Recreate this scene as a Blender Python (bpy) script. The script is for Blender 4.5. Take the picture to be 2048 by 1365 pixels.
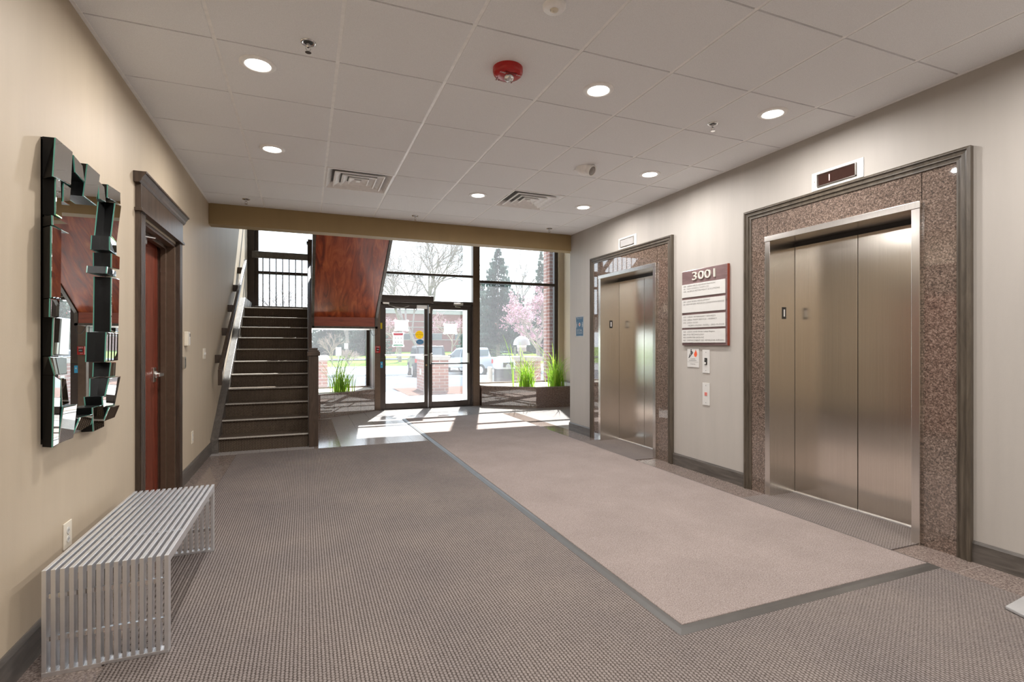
import bpy, bmesh, math, random
from mathutils import Vector, Matrix
random.seed(7)
PI = math.pi
S = bpy.context.scene
COL = S.collection
for o in list(bpy.data.objects): bpy.data.objects.remove(o)

# ------------------------------------------------------------ camera, world, sun, exposure
cd = bpy.data.cameras.new('camera'); cam = bpy.data.objects.new('camera', cd); COL.objects.link(cam)
cam.location = (0, 0, 1.28); cam.rotation_euler = (math.radians(90), 0, -math.radians(21.86))
cd.sensor_width = 36; cd.lens = 36 * 1029 / 2048; cd.shift_y = 6.4 / 2048; cd.clip_end = 600; cd.clip_start = 0.05
S.camera = cam
w = bpy.data.worlds.new('sky'); S.world = w; w.use_nodes = True
nt = w.node_tree; bg = nt.nodes['Background']
tc = nt.nodes.new('ShaderNodeTexCoord'); sp = nt.nodes.new('ShaderNodeSeparateXYZ')
rp = nt.nodes.new('ShaderNodeValToRGB'); nt.links.new(tc.outputs['Generated'], sp.inputs[0]); nt.links.new(sp.outputs['Z'], rp.inputs[0])
rp.color_ramp.elements[0].color = (0.84, 0.92, 1, 1); rp.color_ramp.elements[1].color = (0.52, 0.72, 1, 1)
rp.color_ramp.elements[0].position = 0.05; rp.color_ramp.elements[1].position = 0.9
nt.links.new(rp.outputs[0], bg.inputs[0]); bg.inputs[1].default_value = 2.5
sd = bpy.data.lights.new('sun', 'SUN'); sd.energy = 17.0; sd.angle = math.radians(0.6); sd.color = (1, 0.985, 0.97)
sun = bpy.data.objects.new('sun', sd); COL.objects.link(sun); sun.location = (10, 30, 30)
sun.rotation_euler = Vector((-0.345, -1.0, -1.312)).to_track_quat('-Z', 'Y').to_euler()
CAN_POWER = 16.0
VS = S.view_settings; VS.view_transform = 'Standard'; VS.look = 'None'; VS.gamma = 1.0; VS.use_curve_mapping = False
VS.exposure = 0.38

# ------------------------------------------------------------ materials
def srgb(r, g, b):
    f = lambda c: (c / 255 / 12.92) if c / 255 <= 0.04045 else ((c / 255 + 0.055) / 1.055) ** 2.4
    return (f(r), f(g), f(b), 1)
class NM:
    def __init__(s, name):
        s.m = bpy.data.materials.new(name); s.m.use_nodes = True; s.t = s.m.node_tree; s.b = s.t.nodes['Principled BSDF']
        s.tc = s.n('ShaderNodeTexCoord')
    def n(s, k, **kw):
        x = s.t.nodes.new(k)
        for a, v in kw.items(): setattr(x, a, v)
        return x
    def l(s, a, b): s.t.links.new(a, b)
    def pos(s, scale=(1, 1, 1), rot=(0, 0, 0)):
        g = s.n('ShaderNodeNewGeometry'); mp = s.n('ShaderNodeMapping'); mp.inputs['Scale'].default_value = scale; mp.inputs['Rotation'].default_value = rot
        s.l(g.outputs['Position'], mp.inputs[0]); return mp.outputs[0]
    def obj(s, scale=(1, 1, 1)):
        mp = s.n('ShaderNodeMapping'); mp.inputs['Scale'].default_value = scale
        s.l(s.tc.outputs['Object'], mp.inputs[0]); return mp.outputs[0]
    def noise(s, vec, scale=5, detail=4, rough=.6, dist=0):
        x = s.n('ShaderNodeTexNoise'); x.inputs['Scale'].default_value = scale; x.inputs['Detail'].default_value = detail
        x.inputs['Roughness'].default_value = rough; x.inputs['Distortion'].default_value = dist; s.l(vec, x.inputs['Vector']); return x.outputs['Fac']
    def ramp(s, fac, stops):
        x = s.n('ShaderNodeValToRGB'); e = x.color_ramp.elements
        while len(e) < len(stops): e.new(.5)
        for i, (p, c) in enumerate(stops): e[i].position = p; e[i].color = c if len(c) == 4 else (*c, 1)
        s.l(fac, x.inputs[0]); return x.outputs[0]
    def math(s, op, a, b=None, c=None):
        x = s.n('ShaderNodeMath', operation=op)
        for i, v in enumerate((a, b, c)):
            if v is None: continue
            if isinstance(v, (int, float)): x.inputs[i].default_value = v
            else: s.l(v, x.inputs[i])
        return x.outputs[0]
    def mix(s, f, a, b, bt='MIX'):
        x = s.n('ShaderNodeMix', data_type='RGBA', blend_type=bt)
        for i, v in ((0, f), (6, a), (7, b)):
            if isinstance(v, (int, float)): x.inputs[i].default_value = v
            elif isinstance(v, tuple): x.inputs[i].default_value = v if len(v) == 4 else (*v, 1)
            else: s.l(v, x.inputs[i])
        return x.outputs[2]
    def bump(s, h, st=.3, d=.01):
        x = s.n('ShaderNodeBump'); x.inputs['Strength'].default_value = st; x.inputs['Distance'].default_value = d
        s.l(h, x.inputs['Height']); s.l(x.outputs[0], s.b.inputs['Normal'])
    def set(s, rough=.5, metal=0, color=None, spec=None):
        s.b.inputs['Roughness'].default_value = rough; s.b.inputs['Metallic'].default_value = metal
        if spec is not None: s.b.inputs['Specular IOR Level'].default_value = spec
        if color is not None:
            if isinstance(color, tuple): s.b.inputs['Base Color'].default_value = color if len(color) == 4 else (*color, 1)
            else: s.l(color, s.b.inputs['Base Color'])
        return s.m
def sc(c, k): return (c[0] * k, c[1] * k, c[2] * k, 1)
def plain(name, c, rough=.5, metal=0, var=.06, scale=20, spec=None, bump=0):
    N = NM(name); v = N.pos(); f = N.noise(v, scale, 3)
    if bump: N.bump(f, bump, .002)
    return N.set(rough, metal, N.ramp(f, [(.3, sc(c, 1 - var)), (.7, sc(c, 1 + var))]), spec)
def emis(name, c, st):
    m = bpy.data.materials.new(name); m.use_nodes = True; b = m.node_tree.nodes['Principled BSDF']
    b.inputs['Base Color'].default_value = (.8, .8, .8, 1); b.inputs['Emission Color'].default_value = c; b.inputs['Emission Strength'].default_value = st; return m
def paint(name, c, streak=.04):
    N = NM(name); a = N.noise(N.pos((6, 6, .8)), 1.2, 5, .6); b = N.noise(N.pos(), 160, 2)
    col = N.ramp(a, [(.3, sc(c, 1 - streak)), (.7, sc(c, 1 + streak))]); N.bump(b, .12, .002)
    return N.set(.55, 0, col, .35)
def woodm(name, c1, c2, c3, axis='z', rough=.3, scale=1.0, dist=1.2, coat=0):
    N = NM(name); st = {'x': (1.2, 9, 9), 'y': (9, 1.2, 9), 'z': (9, 9, 1.2), 's': (9, 1.3, 1.6)}[axis]
    v = N.pos(tuple(k * scale for k in st)); f = N.noise(v, 2.2, 8, .62, dist); g = N.noise(N.pos(tuple(k * 9 * scale for k in st)), 3, 3)
    col = N.ramp(f, [(.28, c1), (.5, c2), (.74, c3)]); col = N.mix(.25, col, N.ramp(g, [(.3, sc(c1, .8)), (.7, c3)]), 'MULTIPLY') if False else col
    N.bump(g, .08, .002); N.b.inputs['Coat Weight'].default_value = coat; N.b.inputs['Coat Roughness'].default_value = .12
    return N.set(rough, 0, col)
M = {}
M['tan'] = paint('tan_wall_paint', (.465, .385, .285))
M['beamshade'] = paint('tan_paint_shaded', (.33, .235, .115)); M['grey'] = paint('greige_wall_paint', (.435, .405, .37))  # beam: darker copy of the tan wall paint, its shade put into the colour
M['white'] = plain('white_paint', (.78, .77, .75), .5)
def ceil_m():
    N = NM('ceiling_tile'); a = N.noise(N.pos(), 300, 3); b = N.noise(N.pos(), .7, 2)
    N.bump(a, .35, .003); return N.set(.9, 0, N.mix(.25, N.ramp(a, [(.35, (.76, .765, .775)), (.6, (.89, .895, .905))]), N.ramp(b, [(.3, (.79, .79, .80)), (.7, (.89, .895, .905))])), .2)
M['ceil'] = ceil_m(); M['grid'] = plain('grid_white', (.90, .89, .88), .4)
def granite(name, cols, sc_=1.0, rough=.08, tiles=None, seam=(.10, .08, .07)):
    N = NM(name); v = N.pos(); a = N.n('ShaderNodeTexVoronoi'); a.inputs['Scale'].default_value = 150 * sc_; N.l(v, a.inputs['Vector'])
    f = N.noise(v, 95 * sc_, 4, .75); g = N.math('ADD', N.math('MULTIPLY', f, .75), N.math('MULTIPLY', a.outputs['Color'], .28))
    c = N.ramp(g, cols)
    if tiles:
        br = N.n('ShaderNodeTexBrick'); br.offset = 0; br.inputs['Scale'].default_value = 1; br.inputs['Mortar Size'].default_value = .0025
        br.inputs['Brick Width'].default_value = tiles[0]; br.inputs['Row Height'].default_value = tiles[1]; br.inputs['Mortar Smooth'].default_value = 0.2
        mp = N.pos((1, 1, 1), tiles[2]) if len(tiles) > 2 else N.pos(); 
        ad = N.n('ShaderNodeVectorMath', operation='ADD'); ad.inputs[1].default_value = tiles[3] if len(tiles) > 3 else (0, 0, 0); N.l(mp, ad.inputs[0]); N.l(ad.outputs[0], br.inputs['Vector'])
        c = N.mix(br.outputs['Fac'], c, (*seam, 1))
    return N.set(rough, 0, c, .5)
M['granite'] = granite('brown_granite', [(.30, (.035, .029, .026)), (.45, (.10, .073, .058)), (.58, (.205, .148, .118)), (.72, (.33, .26, .215))], 1, .03)
M['granite_floor'] = granite('granite_floor', [(.30, (.07, .055, .05)), (.44, (.15, .115, .10)), (.58, (.25, .20, .175)), (.72, (.34, .28, .25))], 1, .1, (.61, .61, (0, 0, 0), (.0, -.53, 0)), (.32, .27, .24))
M['granite_dark'] = granite('planter_granite', [(.30, (.03, .02, .018)), (.46, (.10, .06, .048)), (.58, (.22, .14, .11)), (.72, (.34, .25, .21))], 1, .04)
M['granite_tile'] = granite('planter_face_tile', [(.30, (.05, .035, .03)), (.46, (.12, .085, .07)), (.58, (.21, .155, .13)), (.72, (.32, .25, .22))], 1, .04)
for k_, io in (('granite_tile', 2.6), ('granite_dark', 1.8), ('granite', 1.7)):
    b_ = M[k_].node_tree.nodes['Principled BSDF']; b_.inputs['Coat Weight'].default_value = 1; b_.inputs['Coat IOR'].default_value = io; b_.inputs['Coat Roughness'].default_value = .015
M['vest'] = granite('vestibule_tile', [(.30, (.26, .24, .235)), (.46, (.35, .325, .315)), (.6, (.42, .395, .38)), (.72, (.50, .47, .455))], 1.2, .16, (.305, .61, (0, 0, 0), (-.1, 0, 0)), (.25, .23, .22))
def carpet(name, dark, mid, lite, rx=.030, ry=.0165, rot=0):
    N = NM(name); p = N.pos((1, 1, 1), (0, 0, rot)); s = N.n('ShaderNodeSeparateXYZ'); N.l(p, s.inputs[0])
    nz = N.noise(N.pos(), 130, 3, .7); big = N.noise(N.pos(), 1.3, 3)
    sx = N.math('SINE', N.math('MULTIPLY', s.outputs[0], 2 * PI / rx)); half = N.math('GREATER_THAN', sx, 0)
    zz = N.math('ADD', s.outputs[2], s.outputs[1]); yy = N.math('ADD', N.math('MULTIPLY', zz, 2 * PI / ry), N.math('MULTIPLY', half, PI))
    sy = N.math('SINE', yy); h = N.math('MULTIPLY', N.math('ADD', N.math('ABSOLUTE', sx), N.math('MULTIPLY', sy, .30)), .56)
    h = N.math('ADD', h, N.math('MULTIPLY', N.math('SUBTRACT', nz, .5), 1.1))
    c = N.ramp(h, [(.02, dark), (.32, mid), (.75, lite)]); c = N.mix(1.0, c, N.ramp(big, [(.3, (.86, .86, .88)), (.7, (1.1, 1.08, 1.05))]), 'MULTIPLY')
    N.bump(h, .8, .005); return N.set(.95, 0, c, .15)
M['carpet'] = carpet('ribbed_carpet', (.065, .052, .046), (.175, .148, .134), (.29, .256, .24))
M['stair_carpet'] = carpet('stair_carpet', (.022, .016, .012), (.085, .062, .045), (.17, .135, .10), .034, .020)
M['lit_nosing'] = plain('worn_nosing_painted_light', (.36, .33, .29), .9, 0, .35, 130)  # lighter colour paints the light grazing the worn carpet nosings
def matm():
    N = NM('plush_mat'); a = N.noise(N.pos(), 170, 3, .8); b = N.noise(N.pos(), 2.2, 4); N.bump(a, .8, .006)
    c = N.ramp(a, [(.3, (.165, .132, .116)), (.5, (.30, .25, .228)), (.7, (.43, .375, .35))])
    return N.set(.97, 0, N.mix(1.0, c, N.ramp(b, [(.3, (.9, .89, .89)), (.7, (1.06, 1.05, 1.05))]), 'MULTIPLY'), .1)
M['mat'] = matm(); M['rubber'] = plain('grey_rubber_edge', (.062, .056, .050), .42, 0, .12, 6)
def steel(name, c=(.50, .475, .44), rough=.24, aniso=.8, arot=0.0, axis='z'):
    N = NM(name); st = {'z': (260, 260, 1.2), 'y': (260, 1.2, 260)}[axis]; f = N.noise(N.pos(st), 1, 3, .6); k = N.noise(N.pos(), 1.1, 2)
    col = N.ramp(f, [(.3, sc(c, .93)), (.7, sc(c, 1.06))])
    N.b.inputs['Anisotropic'].default_value = aniso; N.b.inputs['Anisotropic Rotation'].default_value = arot
    tg = N.n('ShaderNodeTangent', direction_type='RADIAL', axis='Z'); N.l(tg.outputs[0], N.b.inputs['Tangent'])
    N.bump(k, .05, .05); return N.set(rough, 1, col)
M['steel'] = steel('brushed_steel', (.74, .69, .62), .19, .6, 0); M['steel_frame'] = steel('brushed_steel_frame', (.72, .69, .65), .22, .5, 0)
M['alu'] = plain('satin_aluminium', (.86, .87, .89), .42, 1, .03); M['chrome'] = plain('chrome', (.75, .75, .75), .12, 1, .02)
M['satin'] = plain('satin_nickel', (.58, .56, .53), .28, 1, .03)
M['greywood'] = woodm('grey_stained_wood', (.055, .048, .042, 1), (.095, .083, .072, 1), (.15, .13, .115, 1), 'y', .38)
M['moulding'] = woodm('moulding_wood', (.048, .038, .028, 1), (.085, .068, .050, 1), (.13, .106, .08, 1), 'z', .36)
M['darkwood'] = woodm('dark_stained_wood', (.028, .017, .012, 1), (.055, .036, .025, 1), (.09, .06, .042, 1), 'z', .35)
M['mahog'] = woodm('figured_mahogany', (.10, .016, .010, 1), (.34, .062, .020, 1), (.60, .16, .05, 1), 's', .28, .42, 1.5, .25)
M['mahog_h'] = woodm('mahogany_strip', (.17, .03, .014, 1), (.32, .06, .022, 1), (.42, .10, .04, 1), 'x', .28, 1, .6)
M['reddoor'] = woodm('mahogany_door', (.10, .022, .014, 1), (.17, .038, .022, 1), (.24, .058, .034, 1), 'z', .2, 1, .6)
M['board'] = woodm('board_wood_glare', (.13, .085, .085, 1), (.19, .125, .125, 1), (.24, .165, .165, 1), 'y', .22, 1, .5, .4)  # mahogany greyed so the colour carries the glare on its glossy coat
M['board_edge'] = plain('red_board_edge', (.22, .04, .018), .3)
M['bronze'] = plain('dark_bronze_metal', (.050, .036, .030), .30, .35, .1); M['bronze_brown'] = plain('brown_bronze_post', (.115, .075, .050), .32, .3, .1)  # second one: browner, lighter bronze for the posts and office door frame
M['black'] = plain('matt_black', (.014, .013, .013), .4); M['mirblack'] = plain('black_mirror_side', (.006, .006, .006), .3, 0, .06, 20, .2)
M['red'] = plain('alarm_red', (.42, .012, .010), .25); M['cream'] = plain('cream_plastic', (.72, .66, .55), .4)
def sheet(name, c, k=.5):
    m = bpy.data.materials.new(name); m.use_nodes = True; t = m.node_tree; b = t.nodes['Principled BSDF']; b.inputs['Base Color'].default_value = (*c, 1); b.inputs['Roughness'].default_value = .7
    tl = t.nodes.new('ShaderNodeBsdfTranslucent'); tl.inputs[0].default_value = (*c, 1); mx = t.nodes.new('ShaderNodeMixShader'); mx.inputs[0].default_value = k
    t.links.new(b.outputs[0], mx.inputs[1]); t.links.new(tl.outputs[0], mx.inputs[2]); t.links.new(mx.outputs[0], t.nodes['Material Output'].inputs[0]); return m
M['paper'] = sheet('paper', (.88, .88, .88)); M['yellow'] = sheet('yellow', (.80, .62, .03), .35); M['blue'] = plain('sign_blue', (.008, .075, .16), .45)
M['cyan'] = plain('label_blue', (.03, .32, .55), .5); M['ovalblue'] = sheet('oval_blue', (.12, .28, .42), .3); M['pink'] = sheet('pink_band', (.85, .35, .42)); M['mint'] = sheet('mint_band', (.45, .78, .65))
M['ink'] = plain('grey_ink', (.22, .21, .20), .6); M['dark_ink'] = plain('dark_ink', (.03, .03, .03), .6); M['goldwhite'] = plain('cream_numeral', (.66, .62, .55), .35)
M['signwhite'] = plain('sign_white', (.62, .61, .585), .35, 0, .02); M['flame'] = plain('flame_orange', (.75, .10, .03), .5)
M['lens'] = emis('lit_lens', (1, .96, .88, 1), 9.0)
M['led'] = emis('red_digit', (1, .05, .03, 1), .5)
M['dkglass'] = plain('smoked_lens', (.035, .016, .012), .12); M['panelgrey'] = plain('panel_grey', (.36, .355, .35), .3); M['glarelens'] = plain('lens_painted_glare', (.40, .39, .38), .15); M['grating'] = plain('sensor_grey', (.30, .27, .25), .3)  # the pale lens colour paints a reflection on the unlit floor indicator
M['mirror'] = plain('silver_mirror', (.86, .88, .87), .0, 1, .0)
M['glassedge'] = plain('green_glass_edge', (.10, .32, .25), .15)
def glassm():
    m = bpy.data.materials.new('window_glass'); m.use_nodes = True; t = m.node_tree; t.nodes.clear()
    o = t.nodes.new('ShaderNodeOutputMaterial'); mx = t.nodes.new('ShaderNodeMixShader'); tr = t.nodes.new('ShaderNodeBsdfTransparent'); gl = t.nodes.new('ShaderNodeBsdfGlossy')
    fr = t.nodes.new('ShaderNodeFresnel'); fr.inputs[0].default_value = 1.45; gl.inputs['Roughness'].default_value = .0; tr.inputs[0].default_value = (.90, .93, .92, 1)
    t.links.new(fr.outputs[0], mx.inputs[0]); t.links.new(tr.outputs[0], mx.inputs[1]); t.links.new(gl.outputs[0], mx.inputs[2]); veil = t.nodes.new('ShaderNodeBsdfTranslucent'); veil.inputs[0].default_value = (.9, .9, .92, 1); m2 = t.nodes.new('ShaderNodeMixShader'); m2.inputs[0].default_value = .06  # small translucent share puts a veiling glare over the view outside
    t.links.new(mx.outputs[0], m2.inputs[1]); t.links.new(veil.outputs[0], m2.inputs[2]); t.links.new(m2.outputs[0], o.inputs[0]); return m
M['glass'] = glassm()
def brickm(name, axis):
    N = NM(name); br = N.n('ShaderNodeTexBrick'); br.inputs['Scale'].default_value = 1; br.inputs['Brick Width'].default_value = .30; br.inputs['Row Height'].default_value = .085
    br.inputs['Mortar Size'].default_value = .008; g = N.n('ShaderNodeNewGeometry'); s = N.n('ShaderNodeSeparateXYZ'); c = N.n('ShaderNodeCombineXYZ'); N.l(g.outputs['Position'], s.inputs[0])
    N.l(N.math('ADD', s.outputs[0], s.outputs[1]), c.inputs[0]); N.l(s.outputs[2], c.inputs[1]); N.l(c.outputs[0], br.inputs['Vector'])
    br.inputs['Color1'].default_value = (.21, .08, .058, 1); br.inputs['Color2'].default_value = (.26, .115, .08, 1); br.inputs['Mortar'].default_value = (.36, .325, .295, 1)
    N.bump(N.math('SUBTRACT', 1.0, br.outputs['Fac']), .3, .005); return N.set(.85, 0, br.outputs['Color'])
M['brick'] = brickm('red_brick', 'x'); M['concrete'] = plain('pale_concrete', (.62, .60, .56), .8, 0, .06, 3); M['cap'] = plain('limestone_cap', (.34, .32, .30), .9, 0, .06, 20, .1)
M['asphalt'] = plain('asphalt', (.085, .095, .105), .95, 0, .15, 2, .05); M['mulch'] = plain('red_mulch', (.11, .058, .044), .95, 0, .7, 25, .05); M['gravel'] = plain('white_gravel', (.26, .255, .25), .9, 0, .35, 5, .1)
M['lawn'] = plain('spring_lawn', (.10, .175, .026), .95, 0, .2, .6, .03); M['line'] = plain('line_paint', (.8, .8, .78), .8); M['pebble'] = plain('planter_pebbles', (.50, .45, .38), .9, 0, .5, 40)
M['bark'] = plain('bark', (.20, .165, .14), .9, 0, .25, 6); M['needle'] = plain('conifer_needles', (.045, .085, .055), .9, 0, .35, 4); M['blossom'] = plain('pink_blossom', (.52, .28, .32), .9, 0, .2, 4)
M['twig'] = plain('bare_twigs', (.30, .235, .18), .9, 0, .25, 5)
def grassm():
    N = NM('grass_blade'); r = N.n('ShaderNodeNewGeometry'); c = N.ramp(r.outputs['Random Per Island'], [(0, (.12, .26, .02, 1)), (.55, (.34, .58, .05, 1)), (1, (.58, .68, .14, 1))])
    N.set(.5, 0, c); tl = N.n('ShaderNodeBsdfTranslucent'); N.l(c, tl.inputs[0]); mx = N.n('ShaderNodeMixShader'); mx.inputs[0].default_value = .45
    N.l(N.b.outputs[0], mx.inputs[1]); N.l(tl.outputs[0], mx.inputs[2]); N.l(mx.outputs[0], N.t.nodes['Material Output'].inputs[0]); return N.m
M['blade'] = grassm()
M['farbrick'] = plain('far_brick', (.20, .07, .06), .9, 0, .12, 1); M['farglass'] = plain('far_window', (.09, .10, .11), .2)
M['carsilver'] = plain('silver_car_paint', (.42, .44, .47), .25, .5); M['cardark'] = plain('dark_car_paint', (.05, .055, .06), .25, .3); M['carglass'] = plain('car_glass', (.10, .12, .13), .08); M['tyre'] = plain('tyre', (.02, .02, .02), .8)
M['taillight'] = plain('tail_light', (.5, .02, .02), .3); M['lampwhite'] = plain('lamp_dome', (.34, .335, .33), .4)

# ------------------------------------------------------------ mesh helpers
class MB:
    def __init__(s): s.v = []; s.f = []; s.mi = []; s.sm = []; s.k = 0; s.smooth = False
    def mat(s, k): s.k = k; return s
    def add(s, vs, fs):
        o = len(s.v); s.v += [tuple(p) for p in vs]
        for f in fs: s.f.append([o + i for i in f]); s.mi.append(s.k); s.sm.append(s.smooth)
        return s
    def box(s, x0, x1, y0, y1, z0, z1):
        return s.hexa([(x0, y0, z0), (x1, y0, z0), (x1, y1, z0), (x0, y1, z0), (x0, y0, z1), (x1, y0, z1), (x1, y1, z1), (x0, y1, z1)])
    def hexa(s, p): return s.add(p, [(3, 2, 1, 0), (4, 5, 6, 7), (0, 1, 5, 4), (1, 2, 6, 5), (2, 3, 7, 6), (3, 0, 4, 7)])
    def quad(s, *p): return s.add(p, [tuple(range(len(p)))])
    def prism(s, pts, off):
        n = len(pts); off = Vector(off); a = [Vector(p) for p in pts]; b = [p + off for p in a]
        return s.add(a + b, [tuple(range(n))[::-1], tuple(range(n, 2 * n))] + [(i, (i + 1) % n, n + (i + 1) % n, n + i) for i in range(n)])
    def tube(s, pts, r, n=8, cap=True):
        pts = [Vector(p) for p in pts]; rs = r if isinstance(r, (list, tuple)) else [r] * len(pts); V = []; F = []
        d0 = (pts[1] - pts[0]).normalized(); up = Vector((0, 0, 1)) if abs(d0.z) < .9 else Vector((1, 0, 0)); nx = d0.cross(up).normalized()
        for i, p in enumerate(pts):
            d = (pts[min(i + 1, len(pts) - 1)] - pts[max(i - 1, 0)]).normalized(); nx = (nx - d * nx.dot(d)).normalized(); ny = d.cross(nx)
            for j in range(n):
                a = 2 * PI * j / n; V.append(p + (nx * math.cos(a) + ny * math.sin(a)) * rs[i])
        for i in range(len(pts) - 1):
            for j in range(n): F.append((i * n + j, i * n + (j + 1) % n, (i + 1) * n + (j + 1) % n, (i + 1) * n + j))
        if cap: F += [tuple(range(n))[::-1], tuple(range((len(pts) - 1) * n, len(pts) * n))]
        return s.add(V, F)
    def lathe(s, c, prof, n=32, axis='z', cap=False):
        c = Vector(c); V = []; F = []
        for r, h in prof:
            for j in range(n):
                a = 2 * PI * j / n; p = Vector((r * math.cos(a), r * math.sin(a), h))
                if axis == 'x': p = Vector((p.z, p.x, p.y))
                if axis == 'y': p = Vector((p.x, p.z, p.y))
                V.append(c + p)
        for i in range(len(prof) - 1):
            for j in range(n): F.append((i * n + j, i * n + (j + 1) % n, (i + 1) * n + (j + 1) % n, (i + 1) * n + j))
        if cap: F += [tuple(range(n))[::-1], tuple(range((len(prof) - 1) * n, len(prof) * n))]
        return s.add(V, F)
    def build(s, name, mats, parent=None, bevel=0, local=False, seg=2):
        me = bpy.data.meshes.new(name); base = Vector((0, 0, 0))
        if parent is not None and not local: base = ROOT[parent.name]
        me.from_pydata([Vector(p) - base for p in s.v], [], s.f)
        for m in (mats if isinstance(mats, (list, tuple)) else [mats]): me.materials.append(M[m] if isinstance(m, str) else m)
        for i, p in enumerate(me.polygons): p.material_index = s.mi[i]; p.use_smooth = s.sm[i]
        bm = bmesh.new(); bm.from_mesh(me); bmesh.ops.recalc_face_normals(bm, faces=bm.faces) if not getattr(s, 'norecalc', False) else None; bm.to_mesh(me); bm.free()
        o = bpy.data.objects.new(name, me); COL.objects.link(o)
        if parent is not None: o.parent = parent; ROOT[o.name] = base
        else: ROOT[o.name] = Vector((0, 0, 0))
        if bevel:
            b = o.modifiers.new('bevel', 'BEVEL'); b.width = bevel; b.segments = seg; b.limit_method = 'ANGLE'; b.angle_limit = math.radians(40); b.harden_normals = False
        return o
ROOT = {}
def tag(o, label=None, cat=None, group=None, kind=None):
    if label: o['label'] = label
    if cat: o['category'] = cat
    if group: o['group'] = group
    if kind: o['kind'] = kind
    return o
def thing(name, label, cat, loc=(0, 0, 0), group=None, rz=0):
    o = bpy.data.objects.new(name, None); COL.objects.link(o); o.location = loc; o.rotation_euler = (0, 0, rz); o.empty_display_size = .1
    ROOT[o.name] = Vector(loc); return tag(o, label, cat, group)
def struct(o, label=None): tag(o, label, None, None, 'structure'); return o
def sthing(name, loc=(0, 0, 0), label=None):
    o = bpy.data.objects.new(name, None); COL.objects.link(o); o.location = loc; ROOT[o.name] = Vector(loc); return struct(o, label)
def copy_tree(o, loc, label=None, group=None, parent=None):
    c = o.copy(); COL.objects.link(c)
    if parent is None:
        c.location = loc
        if label: c['label'] = label
        if group: c['group'] = group
    else: c.parent = parent
    for ch in list(o.children): copy_tree(ch, None, parent=c)
    return c
BX = {'-x': ((0, -1, 0), (0, 0, 1), (-1, 0, 0)), '+x': ((0, 1, 0), (0, 0, 1), (1, 0, 0)), '-y': ((1, 0, 0), (0, 0, 1), (0, -1, 0)), '+y': ((-1, 0, 0), (0, 0, 1), (0, 1, 0)), '-z': ((1, 0, 0), (0, -1, 0), (0, 0, -1))}
def text(body, h, at, face, m, parent, name='lettering', width=None, ext=.0006, align='LEFT', space=1.0, mirror=False):
    """at = left/centre baseline point on the surface, face = which way the surface looks"""
    cu = bpy.data.curves.new('t', 'FONT'); cu.body = body; cu.size = 1; cu.extrude = 0; cu.align_x = align; cu.space_line = space; cu.resolution_u = 3
    t = bpy.data.objects.new('t', cu); COL.objects.link(t); bpy.context.view_layer.update()
    me = bpy.data.meshes.new_from_object(t.evaluated_get(bpy.context.evaluated_depsgraph_get())); bpy.data.objects.remove(t)
    xs = [v.co.x for v in me.vertices] or [0, 1]; k = h / .7; kx = k
    if width: kx = width / max(max(xs) - min(xs), .001)
    X, Y, Z = (Vector(a) for a in BX[face]); base = Vector(at); r = ROOT[parent.name]
    if mirror: X = -X
    V = [base + X * v.co.x * kx + Y * v.co.y * k + Z * .0008 for v in me.vertices]; F = [tuple(p.vertices) for p in me.polygons]
    mb = MB(); mb.add(V, F)
    if ext > .0007:
        bm = bmesh.new(); vs = [bm.verts.new(p) for p in V]
        for f in F:
            try: bm.faces.new([vs[i] for i in f])
            except ValueError: pass
        bmesh.ops.remove_doubles(bm, verts=bm.verts, dist=1e-6)
        g = bmesh.ops.extrude_face_region(bm, geom=list(bm.faces)); bmesh.ops.translate(bm, vec=Z * ext, verts=[e for e in g['geom'] if isinstance(e, bmesh.types.BMVert)])
        bm.verts.index_update(); mb = MB(); mb.add([v.co.copy() for v in bm.verts], [[v.index for v in f.verts] for f in bm.faces]); bm.free()
    bpy.data.meshes.remove(me)
    return mb.build(name, m, parent)

H = 2.896; XL = -1.03; XR = 3.65; YB = 6.75; YF = 10.25; YW = 11.1; XF = 5.75; YR = -4.6; ZT = 5.9; ZB = 4.1
# ------------------------------------------------------------ structure
struct(MB().box(XL - .15, XF + .15, YR, 6.72, -.2, 0).build('floor', 'granite_floor'), 'polished brown granite tile floor border')
struct(MB().box(XL - .15, XF + .15, 6.72, YW + .05, -.2, 0).build('floor', 'vest'), 'pale stone tile floor of the sunlit entrance')
struct(MB().box(.1, .41, 6.73, 9.3, 0, .0015).box(3.36, 3.65, 6.73, 8.9, 0, .0015).build('trim_1', 'granite_floor'), 'granite border strip in the entrance floor')
b = MB().box(XL - .15, XL, YR, 4.14, -.1, ZT).box(XL - .15, XL, 5.14, YW, -.1, ZT).box(XL - .15, XL, 4.14, 5.14, 2.13, ZT)
struct(b.build('wall_left', 'tan'))
struct(MB().box(XL - .4, XL - .2, 3.9, 5.4, -.1, 2.4).build('wall_door_back', 'tan'))
b = MB(); prev = YR
for a, c in ((2.07, 3.27), (4.735, 5.955)):
    b.box(XR, XR + .3, prev, a, -.1, H + .25); b.box(XR, XR + .3, a, c, 2.2, H + .25); prev = c
b.box(XR, XR + .3, prev, 6.78, -.1, H + .25)
struct(b.build('wall_right', 'grey'))
struct(MB().box(XR + .3, XF + .15, 6.6, 6.78, -.1, ZT).build('wall_return', 'grey'))
struct(MB().box(XF, XF + .15, 6.78, YW + .15, -.1, ZT).build('wall_far_right', 'tan'))
struct(MB().box(XL - .15, XF, YB, YB + .18, 2.66, 3.46).box(XL - .15, XF, YB, YB + .18, 3.46, 3.5).build('wall_beam', 'beamshade'), 'tan painted ceiling beam between lobby and entrance')
struct(MB().box(XL - .15, XF + .15, YR, YB, H + .2, 3.46).build('floor_upper', 'carpet'))
struct(MB().box(XL - .15, XF + .15, 3.4, 3.6, 3.46, ZT).build('wall_upper', 'tan'))
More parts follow.
